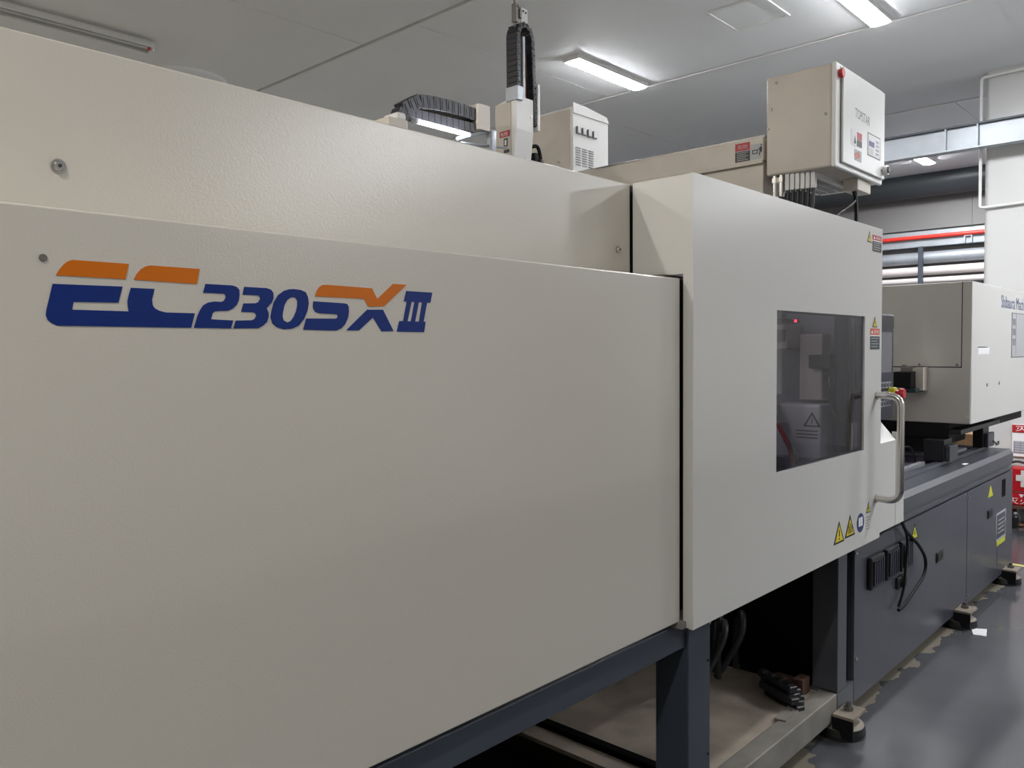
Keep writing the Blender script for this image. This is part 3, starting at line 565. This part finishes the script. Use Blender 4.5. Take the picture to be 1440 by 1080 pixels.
# things lying on the base
bm_ = B(); bx(bm_, 7.30, 7.62, 1.703, 1.858, 0, .80, .004); bx(bm_, 7.31, 7.61, 1.775, 1.786, .80, .802)
obj('cardboard_box', bm_, 'wood', None, 'tall tan cardboard box behind the grey base, seen under the injection unit', cat='box')
k = B(); bx(k, 5.25, 5.75, 1.38, 1.62, .8455, .862, .002); obj('drip_tray', k, 'galv', None, 'pale metal drip tray on the base between the black slide blocks', cat='tray')
k = B(); tube(k, spline([(4.02, 1.72, .868), (4.5, 1.66, .875), (4.8, 1.60, .868), (4.92, 1.62, .868)], 6), .022, 10); obj('grey_hose', k, 'greyhose', None, 'thick grey hose on the base, nearer the front edge', True, cat='hose')
k = B(); tube(k, spline([(4.05, 1.80, .868), (4.5, 1.78, .868), (4.95, 1.72, .868)], 6), .022, 10); obj('grey_hose', k, 'greyhose', None, 'thick grey hose on the base, behind the other grey hose', True, cat='hose')
k = B(); tube(k, spline([(4.72, 1.46, .95), (4.80, 1.44, .95), (4.86, 1.43, .90), (4.875, 1.425, .8505)], 6), .005, 6); obj('thin_cable', k, 'black', None, 'thin black cable curving down to the base beside the near slide block', True, cat='cable')
k = B(); bx(k, 4.25, 4.85, 1.372, 1.40, .8455, .868, .002); obj('steel_strip', k, 'platen', None, 'short flat steel strip beside the rail on the base', cat='strip')
k = B(); prism(k, [(5.085, 1.23), (5.15, 1.225), (5.16, 1.245), (5.10, 1.25)], 'Z', .8362, .8385); obj('paper_chip', k, 'paper', None, 'tiny white chip of paper on the front edge of the base', cat='paper')

# ================================================================== TAKE-OUT ROBOT
rb = thing('take_out_robot', (3.5, 2.4, 1.95), 'cream take-out robot standing on top of the machine behind the guard', 'robot')
k = B(); bx(k, 3.40, 3.58, 1.635, 4.9, 2.330, 2.432, .004); bm_beam = obj('traverse_beam', k, 'cream', rb, 'cream traverse beam')
k = B(); bx(k, 3.412, 3.57, 1.64, 4.9, 2.10, 2.328, .004); obj('beam_lower_section', k, 'cream', rb)
k = B(); bx(k, 3.392, 3.405, 1.635, 4.9, 2.316, 2.331, .003); obj('beam_lip', k, 'cream', bm_beam)
k = B(); bx(k, 3.42, 3.56, 1.635, 4.9, 2.432, 2.446, .002); obj('rail', k, 'bolt', bm_beam, 'dark rail')
k = B(); bx(k, 3.44, 3.58, 1.72, 2.05, 1.932, 2.10, .004); obj('riser', k, 'cream', rb)
k = B(); bx(k, 3.44, 3.58, 2.5, 2.83, 1.932, 2.10, .004); obj('riser', k, 'cream', rb)
# notice and exit pictogram on the beam (facing -X)
k = B(); X = 3.3998; y1, y0, z0, z1 = 1.768, 1.697, 2.338, 2.420
bx(k, X-.0008, X, y0, y1, z1-.034, z1, 0, 0); bx(k, X-.0008, X, y0, y1, z0, z1-.037, 0, 1); bx(k, X-.0006, X, y0, y1, z1-.037, z1-.034, 0, 2)
text(k, '危险', .048, .018, (X-.0011, y1-.012, z1-.026), (0, -1, 0), (0, 0, 1), 2)
for i in range(5): bx(k, X-.0011, X-.0008, y0+.008+.01*(i % 2), y1-.008, z0+.006+.008*i, z0+.0085+.008*i, 0, 2)
obj('danger_label', k, ['redink', 'ink', 'lightink'], bm_beam, 'red and black notice')
k = B(); X = 3.3998
bx(k, X-.0006, X, 1.612+.03, 1.694, 2.338, 2.405, 0, 1)
for q in ((1.660, 1.686, 2.362, 2.366), (1.660, 1.686, 2.376, 2.380), (1.682, 1.686, 2.362, 2.380), (1.660, 1.664, 2.362, 2.380)): bx(k, X-.001, X-.0006, *q, 0, 0)
for pts in ([(1.652, 2.352), (1.656, 2.355), (1.650, 2.372), (1.645, 2.370)], [(1.653, 2.372), (1.640, 2.366), (1.640, 2.390), (1.647, 2.392)], [(1.658, 2.376), (1.660, 2.379), (1.647, 2.390), (1.645, 2.385)]):
    prism(k, pts, 'X', X-.001, X-.0006, 0)
cyl(k, (X-.001, 1.6425, 2.397), (X-.0006, 1.6425, 2.397), .0035, seg=10)
obj('exit_label', k, ['ink', 'lightink'], bm_beam, 'running figure and arrow pictogram')
# vented drive box
k = B(); prism(k, [(3.405, 2.45), (3.715, 2.45), (3.715, 2.752), (3.690, 2.782), (3.405, 2.785)], 'Y', 2.70, 3.02)
vb = obj('drive_box', k, 'white', rb, 'white vented drive box')
k = B(); prism(k, [(3.403, 2.752), (3.403, 2.805), (3.5, 2.803), (3.700, 2.784), (3.718, 2.752)], 'Y', 2.695, 2.699); obj('drive_box_lip', k, 'whiteplast', vb)
for i in range(4):
    x = 3.430+.047*i; k = B(); bx(k, x, x+.034, 2.692, 2.6985, 2.648, 2.686, .001, 0); bx(k, x+.006, x+.030, 2.690, 2.6925, 2.654, 2.684, 0, 1); obj('switch', k, ['inkgrey', 'paper'], vb, 'small square switch')
for c_ in range(3):
    for r_ in range(8):
        k = B(); bx(k, 3.425+.056*c_, 3.467+.056*c_, 2.6975, 2.701, 2.485+.0125*r_, 2.490+.0125*r_); obj('vent_slot', k, 'inkgrey', vb)
k = B(); bx(k, 3.403, 3.4045, 2.72, 3.0, 2.46, 2.775); 
for y, z in ((2.80, 2.51), (2.86, 2.50)): cyl(k, (3.404, y, z), (3.399, y, z), .006, seg=10, mi=1)
obj('side_plate', k, ['cream', 'bolt'], vb)
# carriage and kick arm along -X
k = B(); bx(k, 2.27, 3.38, 2.735, 2.80, 2.385, 2.447, .003); ka = obj('kick_arm', k, 'white', rb, 'white horizontal arm')
k = B(); bx(k, 2.27, 3.38, 2.727, 2.735, 2.437, 2.447, 0); obj('arm_rail', k, 'bolt', ka)
k = B(); bx(k, 2.165, 2.268, 2.69, 2.80, 2.36, 2.482, .006); obj('arm_end_cover', k, 'cream', ka)
k = B(); bx(k, 2.205, 2.262, 2.684, 2.69, 2.38, 2.44, .002); obj('end_stop', k, 'ink', ka)
k = B(); bx(k, 2.22, 2.27, 2.70, 2.80, 2.478, 2.515, .012); obj('end_bumper', k, 'whiteplast', ka)
k = B(); cyl(k, (2.335, 2.706, 2.494), (2.640, 2.706, 2.494), .0095, seg=16); lt = obj('work_lamp', k, 'armlamp', ka, 'glowing white tube lamp', True)  # added glowing tube imitating a lamp reflection on the arm
k = B(); bx(k, 2.322, 2.335, 2.697, 2.735, 2.484, 2.505, .002); obj('lamp_socket', k, 'galv', ka); k = B(); bx(k, 2.640, 2.652, 2.697, 2.735, 2.484, 2.505, .002); obj('lamp_socket', k, 'galv', ka)  # holders for the added glowing tube
# cable chain on the kick arm: separate links
path = [(2.278, 2.505), (2.30, 2.55), (2.372, 2.594), (2.45, 2.606), (2.55, 2.612), (2.65, 2.612), (2.72, 2.608)]
def link_chain(parent, path, yc, hw, hh, step, name='chain_link'):
    pts = [Vector((a, 0, b)) for a, b in path]; L = [0]
    for a, b in zip(pts, pts[1:]): L.append(L[-1]+(b-a).length)
    n = int(L[-1]/step)
    for i in range(n):
        s = (i+.5)*L[-1]/n; j = max(q for q in range(len(L)-1) if L[q] <= s); u = (s-L[j])/(L[j+1]-L[j])
        c = pts[j].lerp(pts[j+1], u); d = (pts[j+1]-pts[j]).normalized()
        t = bmesh.new(); bx(t, -step*.497, step*.497, -hw, hw, -hh, hh, .0016, seg=1); bx(t, -step*.2, step*.2, -hw-.002, -hw, -hh*.6, hh*.6)
        mt = Matrix.Translation((c.x, yc, c.z)) @ d.to_track_quat('X', 'Z').to_matrix().to_4x4()
        for v in t.verts: v.co = mt @ v.co
        obj(name, t, 'chain', parent)
link_chain(ka, path, 2.765, .028, .030, .036)
link_chain(ka, [(2.72, 2.545), (2.28, 2.535)], 2.765, .028, .022, .036)
k = B(); bx(k, 2.725, 2.80, 2.72, 2.82, 2.54, 2.66, .003); obj('chain_anchor', k, 'cream', ka)
k = B(); tube(k, [(2.60, 2.74, 2.475), (2.80, 2.74, 2.545)], .009, 8); tube(k, [(2.62, 2.735, 2.46), (2.93, 2.735, 2.49)], .006, 8); bx(k, 2.80, 2.83, 2.71, 2.75, 2.45, 2.55, .003); obj('arm_linkage', k, 'galv', ka, smooth=True)
# vertical arm with its cover
cvp = [(2.962, 2.30), (3.086, 2.30), (3.086, 2.748), (2.978, 2.732), (2.962, 2.718)]
k = B(); prism(k, [(2.700, 2.745), (2.840, 2.72), (2.840, 2.30), (2.728, 2.30), (2.720, 2.42), (2.700, 2.585)], 'X', 2.962, 3.086)
ac = obj('arm_cover', k, 'white', rb, 'white tapered arm cover')
k = B(); bx(k, 2.9585, 2.9605, 2.735, 2.838, 2.31, 2.72); bx(k, 2.9605, 2.963, 2.735, 2.838, 2.31, 2.72); obj('cover_side', k, 'cream', ac)
k = B(); X = 2.9583; bx(k, X-.001, X, 2.74, 2.81, 2.555, 2.585, 0, 0); text(k, '危险', .05, .018, (X-.0013, 2.803, 2.561), (0, -1, 0), (0, 0, 1), 2)
bx(k, X-.001, X, 2.756, 2.782, 2.508, 2.548, 0, 1); bx(k, X-.0014, X-.001, 2.763, 2.775, 2.514, 2.54, 0, 2); bx(k, X-.001, X, 2.745, 2.782, 2.476, 2.492, 0, 1); bx(k, X-.001, X, 2.735, 2.775, 2.44, 2.46, 0, 1)
obj('danger_label', k, ['redink', 'ink', 'paper'], ac, 'red notice with black pictograms')
k = B()
for x, z in ((3.07, 2.66), (3.072, 2.435)): cyl(k, (x, 2.705, z), (x, 2.697, z), .006, seg=10)
obj('screw', k, 'bolt', ac)
ua = [(2.982, 2.76), (2.982, 3.045), (2.996, 3.085), (3.032, 3.103), (3.068, 3.085), (3.088, 3.045), (3.108, 2.62)]
link_chain(ac, ua, 2.735, .036, .0135, .026)
k = B(); bx(k, 3.030, 3.047, 2.715, 2.76, 2.40, 3.05, .002); obj('lift_rail', k, 'galv', ac, 'vertical grey rail')
for i, (m_, x) in enumerate((('brownhose', 3.066), ('blackplast', 3.055), ('redpipe', 3.078))):
    k = B(); tube(k, [(x, 2.735+.008*i, 2.70), (x, 2.735+.008*i, 2.98-.05*i)], .008, 8); obj('air_hose', k, m_, ac, smooth=True)
k = B(); bx(k, 2.955, 2.998, 2.685, 2.765, 2.722, 2.79, .003); obj('chain_anchor', k, 'galv', ac)
k = B(); bx(k, 3.112, 3.128, 2.69, 2.75, 2.60, 2.83, .002); obj('chain_guard', k, 'whiteplast', ac)
k = B(); bx(k, 2.965, 2.985, 2.70, 2.73, 3.10, 3.19, .002); bx(k, 2.985, 3.0, 2.69, 2.73, 3.12, 3.165, .003); cyl(k, (2.977, 2.72, 3.08), (2.977, 2.72, 3.21), .006, seg=10); bx(k, 2.975, 3.0, 2.695, 2.705, 3.17, 3.18); obj('top_stop', k, 'bolt', ac)
k = B(); bx(k, 3.01, 3.055, 2.705, 2.709, 3.10, 3.18, 0, 0); cyl(k, (3.022, 2.706, 3.165), (3.022, 2.702, 3.165), .005, seg=10, mi=1); cyl(k, (3.04, 2.706, 3.161), (3.04, 2.702, 3.161), .005, seg=10, mi=1); obj('clear_plate', k, ['clear', 'ink'], ac, 'pale plastic plate')
k = B(); bx(k, 3.12, 3.18, 2.72, 2.80, 2.42, 2.50, .006); bx(k, 3.15, 3.18, 2.71, 2.74, 2.38, 2.47, .003); tube(k, spline([(3.09, 2.73, 2.52), (3.14, 2.72, 2.53), (3.165, 2.72, 2.47), (3.17, 2.72, 2.38)], 5), .010, 8); obj('drive_motor', k, 'black', rb, smooth=True)

# ------------------------------------------------------------------ control box at the near end of the beam
cx = thing('robot_control_box', (3.67, 1.47, 2.25), 'scuffed cream control box hung above the machine at the near end of the beam', 'control box')
k = B(); bx(k, 3.400, 3.950, 1.335, 1.622, 2.255, 2.680, .012, seg=3); bd = obj('box_body', k, 'cream', cx, smooth=True)
k = B(); bx(k, 3.396, 3.955, 1.317, 1.336, 2.252, 2.682, .006); obj('front_frame', k, 'whiteplast', cx)
k = B(); bx(k, 3.448, 3.948, 1.305, 1.3165, 2.275, 2.668, .004); bdr = obj('box_door', k, 'whiteplast', cx, 'white front door')
k = B(); bx(k, 3.4425, 3.4475, 1.3155, 1.3172, 2.272, 2.67); obj('door_seal', k, 'inkgrey', cx)
k = B(); cyl(k, (3.436, 1.318, 2.638), (3.436, 1.300, 2.638), .018, seg=20); obj('signal_lamp', k, 'red', cx, 'dark red signal lamp', True)
k = B(); text(k, 'TOPSTAR', .175, .040, (3.578, 1.3045, 2.487), (1, 0, -.04), (0, 0, 1)); obj('lettering', k, 'inkgrey', bdr, 'grey worn lettering')
k = B(); Y = 1.3049
bx(k, 3.728, 3.888, Y-.0006, Y, 2.352, 2.452, 0, 0); bx(k, 3.734, 3.882, Y-.001, Y-.0006, 2.357, 2.447, 0, 1); bx(k, 3.744, 3.81, Y-.0014, Y-.001, 2.395, 2.418, 0, 2)
for i in range(4): bx(k, 3.83, 3.868, Y-.0014, Y-.001, 2.367+.018*i, 2.378+.018*i, 0, 3)
for i in range(3): bx(k, 3.744, 3.80, Y-.0014, Y-.001, 2.364+.009*i, 2.367+.009*i, 0, 3)
obj('rating_plate', k, ['inkgrey', 'paper', 'bluesign', 'lightink'], bdr, 'white plate with a grey border and blue mark')
k = B(); bx(k, 3.602, 3.658, Y-.0008, Y, 2.398, 2.428, 0, 0); bx(k, 3.602, 3.658, Y-.0008, Y, 2.368, 2.396, 0, 1); bx(k, 3.53, 3.60, Y-.0006, Y, 2.362, 2.428, 0, 2); prism(k, [(3.565, 2.375), (3.59, 2.375), (3.578, 2.41)], 'Y', Y-.001, Y-.0006, 1)
obj('danger_label', k, ['redink', 'ink', 'paper'], bdr)
k = B(); bx(k, 3.572, 3.655, Y-.0006, Y, 2.305, 2.352, 0, 0)
for dx, dz in ((.012, .02), (.028, .026), (.04, .014), (.055, .022), (.02, .008), (.048, .03)): cyl(k, (3.572+dx, Y-.0006, 2.308+dz), (3.572+dx, Y-.001, 2.308+dz), .008, seg=8, mi=1)
obj('warning_label', k, ['lightink', 'orangeink'], bdr)
k = B(); cyl(k, (3.935, 1.305, 2.315), (3.935, 1.285, 2.315), .020, seg=24, mi=0); cyl(k, (3.935, 1.285, 2.315), (3.935, 1.278, 2.315), .016, .012, 24, mi=1); cyl(k, (3.905, 1.306, 2.312), (3.905, 1.303, 2.312), .005, seg=10, mi=1); obj('door_lock', k, ['whiteplast', 'inkgrey'], bdr, smooth=True)
k = B()
for y, z in ((1.575, 2.65), (1.36, 2.475), (1.612, 2.46), (1.600, 2.54)): cyl(k, (3.401, y, z), (3.396, y, z), .006, seg=12)
obj('screw', k, 'bolt', bd)
k = B(); bx(k, 3.46, 3.92, 1.425, 1.600, 2.236, 2.256, .003); uv = obj('underside_vent', k, 'white', cx, 'white louvred plate under the box')
for r_ in range(3):
    for i in range(10):
        k = B(); bx(k, 3.50+.039*i, 3.525+.039*i, 1.446+.048*r_, 1.484+.048*r_, 2.2345, 2.2365); obj('vent_slot', k, 'ink', uv)
for x, y in ((3.475, 1.435), (3.905, 1.435), (3.475, 1.59), (3.905, 1.59)):
    k = B(); cyl(k, (x, y, 2.236), (x, y, 2.231), .006, seg=10); obj('screw', k, 'ink', uv)
k = B(); bx(k, 3.70, 3.86, 1.335, 1.40, 2.200, 2.254, .003); obj('connector_block', k, 'cream', cx)
for y in (1.590, 1.560):
    k = B(); cyl(k, (3.425, y, 2.255), (3.425, y, 2.165), .012, seg=16); cyl(k, (3.425, y, 2.225), (3.425, y, 2.245), .017, seg=6); obj('cable_gland', k, 'steel', cx, smooth=True)
for i in range(6):
    y = 1.532-.021*i; x = 3.425+.004*i
    k = B(); bx(k, x-.012, x+.012, y-.009, y+.009, 2.185, 2.255, .002); obj('connector', k, 'clear', cx)
    k = B(); tube(k, spline([(x, y, 2.186), (x-.004, y+.004, 2.10), (x-.02, y+.02, 2.02), (x-.03, y+.03, 1.963)], 5), .0075, 8); obj('cable', k, 'blackplast', cx, smooth=True)
k = B(); tube(k, spline([(3.72, 1.36, 2.199), (3.71, 1.355, 2.15), (3.42, 1.32, 2.05), (3.2, 1.25, 1.964)], 6), .007, 8); obj('box_cable', k, 'black', None, 'black cable slanting left from the control box to the door top', True, cat='cable')
k = B(); tube(k, spline([(3.735, 1.36, 2.199), (3.725, 1.35, 2.12), (3.69, 1.335, 1.97), (3.68, 1.32, 1.66)], 6), .009, 8); obj('box_cable', k, 'black', None, 'black cable hanging straight down from the control box', True, cat='cable')

# ================================================================== SMALL THINGS
# cable hanging below the nozzle guard
k = B(); tube(k, spline([(3.80, 1.172, .752), (3.86, 1.168, .68), (4.02, 1.160, .585), (4.12, 1.158, .50), (4.10, 1.158, .43), (3.97, 1.160, .385), (3.84, 1.165, .345), (3.78, 1.170, .335)], 6), .0075, 8)
obj('power_cable', k, 'black', None, 'black cable looping out to the right across the dark base side', True, cat='cable')
k = B(); tube(k, spline([(3.78, 1.172, .752), (3.82, 1.150, .66), (3.80, 1.148, .55), (3.775, 1.148, .44), (3.745, 1.160, .36)], 6), .0055, 8)
obj('power_cable', k, 'black', None, 'thin black cable hanging straight past the louvred covers', True, cat='cable')
# items in the tray
st = thing('clamp_stack', (2.95, 1.35, .151), 'stack of black ribbed mould clamps on the tan tray', 'clamps')
def rail(x, y, z, ang, L, label_mat='blackplast', w_=.036, h_=.026):
    t = bmesh.new(); bx(t, -L/2, L/2, -w_/2, w_/2, 0, h_, .003, seg=1)
    for i in range(4): bx(t, -L/2+.02+i*L/4, -L/2+.02+i*L/4+L/9, -w_*.3, w_*.3, h_, h_+.004)
    mt = Matrix.Translation((x, y, z)) @ Matrix.Rotation(math.radians(ang), 4, 'Z')
    for v in t.verts: v.co = mt @ v.co
    return t
for x, y, z, a in ((2.93, 1.315, .151, 64), (2.975, 1.335, .151, 64), (3.02, 1.355, .151, 64), (2.915, 1.33, .181, 64), (2.96, 1.345, .181, 64), (2.945, 1.35, .211, 64), (3.00, 1.36, .181, 64)):
    obj('mould_clamp', rail(x, y, z, a, .19), 'blackplast', st)
k = B(); bx(k, 3.03, 3.10, 1.285, 1.325, .151, .215, .004); bx(k, 3.035, 3.09, 1.30, 1.42, .151, .20, .004); obj('angle_bracket', k, 'rack', None, 'rusty angle bracket beside the black clamp stack', cat='bracket')
k = B(); prism(k, [(2.762, 1.233), (2.905, 1.236), (2.905, 1.282), (2.760, 1.276)], 'Z', .1605, .1665); cyl(k, (2.855, 1.255, .1665), (2.855, 1.255, .1668), .005, seg=10, mi=1)
obj('flat_plate', k, ['trayrim', 'ink'], None, 'small flat steel plate with a hole on the tray rim', cat='plate')
hs = thing('hose_bundle', (2.75, 1.85, .151), 'dark bundle of ribbed hoses in the shade behind the clamp stack', 'hoses')
for i in range(7):
    x = 2.70+.05*i; yy = 1.55+.05*(i % 3)
    k = B(); tube(k, spline([(x-.05, yy+.06, .165), (x, yy-.02, .30+.02*(i % 4)), (x+.05, yy, .42+.03*(i % 3)), (x+.09, yy+.05, .30), (x+.10, yy+.05, .165)], 5), .014, 8); obj('ribbed_hose', k, 'darkhose', hs, smooth=True)
k = B(); cyl(k, (2.83, 1.62, .33), (2.95, 1.60, .47), .0045, seg=10); cyl(k, (2.80, 1.625, .151), (2.832, 1.62, .33), .0045, seg=10)
obj('steel_rod', k, 'steel', None, 'thin shiny steel rod leaning in the dark opening', cat='rod')
# paper on the floor
k = B(); prism(k, [(4.70, 1.085), (4.80, 1.118), (4.835, 1.052), (4.715, 1.028)], 'Z', .0008, .003)
obj('paper_scrap', k, 'paper', None, 'folded white paper scrap on the grey floor by the middle foot', cat='paper')
# extinguisher cabinet and sign by the column
xs = thing('extinguisher_sign', (8.08, 1.45, .52), 'dark red and white fire extinguisher notice on the column foot', 'sign')
k = B(); bx(k, 8.085, 8.098, 1.20, 1.590, .555, .832, .002); obj('sign_board', k, 'paper', xs)
k = B(); bx(k, 8.080, 8.085, 1.20, 1.590, .765, .830, .001, 0); text(k, '灭火器', .30, .045, (8.0795, 1.565, .775), (0, -1, 0), (0, 0, 1), 1); obj('sign_header', k, ['redink', 'paper'], xs, 'dark red header')
k = B(); bx(k, 8.082, 8.085, 1.21, 1.578, .585, .69, 0, 0)
for i in range(5): bx(k, 8.0815, 8.082, 1.21, 1.578, .59+.02*i, .593+.02*i, 0, 1)
for i in range(8): bx(k, 8.0815, 8.082, 1.57-.045*i, 1.572-.045*i, .585, .69, 0, 1)
obj('sign_table', k, ['lightink', 'bluetext'], xs)
xc = thing('extinguisher_cabinet', (7.9, 1.3, .16), 'red fire extinguisher cabinet standing low beside the column', 'cabinet')
k = B(); bx(k, 7.88, 8.06, 1.02, 1.585, .165, .480, .008); xb = obj('cabinet_body', k, 'red', xc)
k = B(); bx(k, 7.872, 7.88, 1.03, 1.575, .285, .475, .003, 0); obj('cabinet_door', k, 'red', xb)
k = B(); bx(k, 7.868, 7.872, 1.20, 1.48, .325, .465, .002, 0); bx(k, 7.866, 7.871, 1.46, 1.515, .375, .425, .002, 0); obj('door_window', k, 'whiteplast', xb, 'pale panel')
k = B(); bx(k, 7.8785, 7.88, 1.03, 1.58, .279, .283, 0, 0); prism(k, [(1.495, .262), (1.455, .262), (1.475, .232)], 'X', 7.8785, 7.88, 0); text(k, '灭火器箱', .34, .052, (7.879, 1.585-.01, .178), (0, -1, 0), (0, 0, 1), 0); obj('lettering', k, 'paper', xb, 'white lettering')
rk = thing('cabinet_stand', (7.95, 1.3, 0), 'low rusty brown stand under the red cabinet', 'stand')
for y in (1.06, 1.54):
    for x in (7.88, 8.03): box('leg', 'rack', x, x+.03, y, y+.03, 0, .135, 0, rk)
box('shelf', 'rack', 7.87, 8.07, 1.04, 1.59, .135, .163, .002, rk)
k = B(); tube(k, spline([(7.84, 1.62, .012), (7.80, 1.5, .013), (7.84, 1.38, .013), (7.80, 1.2, .013), (7.9, 1.0, .013)], 6), .012, 8); obj('floor_hose', k, 'brownhose', None, 'brown hose lying on the floor before the rusty stand', True, cat='hose')
k = B(); cyl(k, (7.74, 1.49, 0), (7.74, 1.49, .09), .028, .028, 18, 0); cyl(k, (7.74, 1.49, .09), (7.74, 1.49, .115), .028, .012, 18, 0); cyl(k, (7.74, 1.49, .115), (7.74, 1.49, .13), .013, seg=14, mi=1); obj('small_bottle', k, ['rubber', 'lightink'], None, 'small dark bottle standing on the floor at the far base end', True, cat='bottle')
k = B(); tube(k, spline([(8.075, 1.59, .50), (8.06, 1.54, .515), (8.06, 1.46, .50), (8.07, 1.36, .485)], 5), .010, 8); obj('extinguisher_hose', k, 'blackplast', None, 'black hose curving over the top of the red cabinet', True, cat='hose')

# ------------------------------------------------------------------ the machine across the aisle, behind the camera
nm = thing('neighbour_machine', (2.5, -1.9, 0), 'off-white moulding machine across the aisle behind the camera, outside the photo', 'machine')
box('machine_base', 'base', -2.0, 7.6, -2.7, -1.15, .05, .80, .004, nm)
box('guard_panel', 'guard', -2.0, 2.2, -2.7, -1.10, .78, 1.95, .004, nm)
box('safety_door', 'door', 2.22, 3.7, -1.10, -1.06, .76, 1.96, .004, nm)
box('guard_top', 'guard', 2.22, 3.7, -2.7, -1.12, 1.90, 1.95, .004, nm)
box('unit_cover', 'door', 5.2, 7.4, -2.5, -1.15, 1.07, 1.87, .004, nm)
k = B(); bx(k, 5.9, 6.9, -1.15, -1.149, 1.70, 1.80); obj('lettering_band', k, 'bluetext', nm)
for x in (-1.5, 2.5, 5, 7.2):
    for y in (-2.5, -1.3): k = B(); cyl(k, (x, y, 0), (x, y, .05), .09, seg=24); obj('leveling_pad', k, 'rubber', nm)
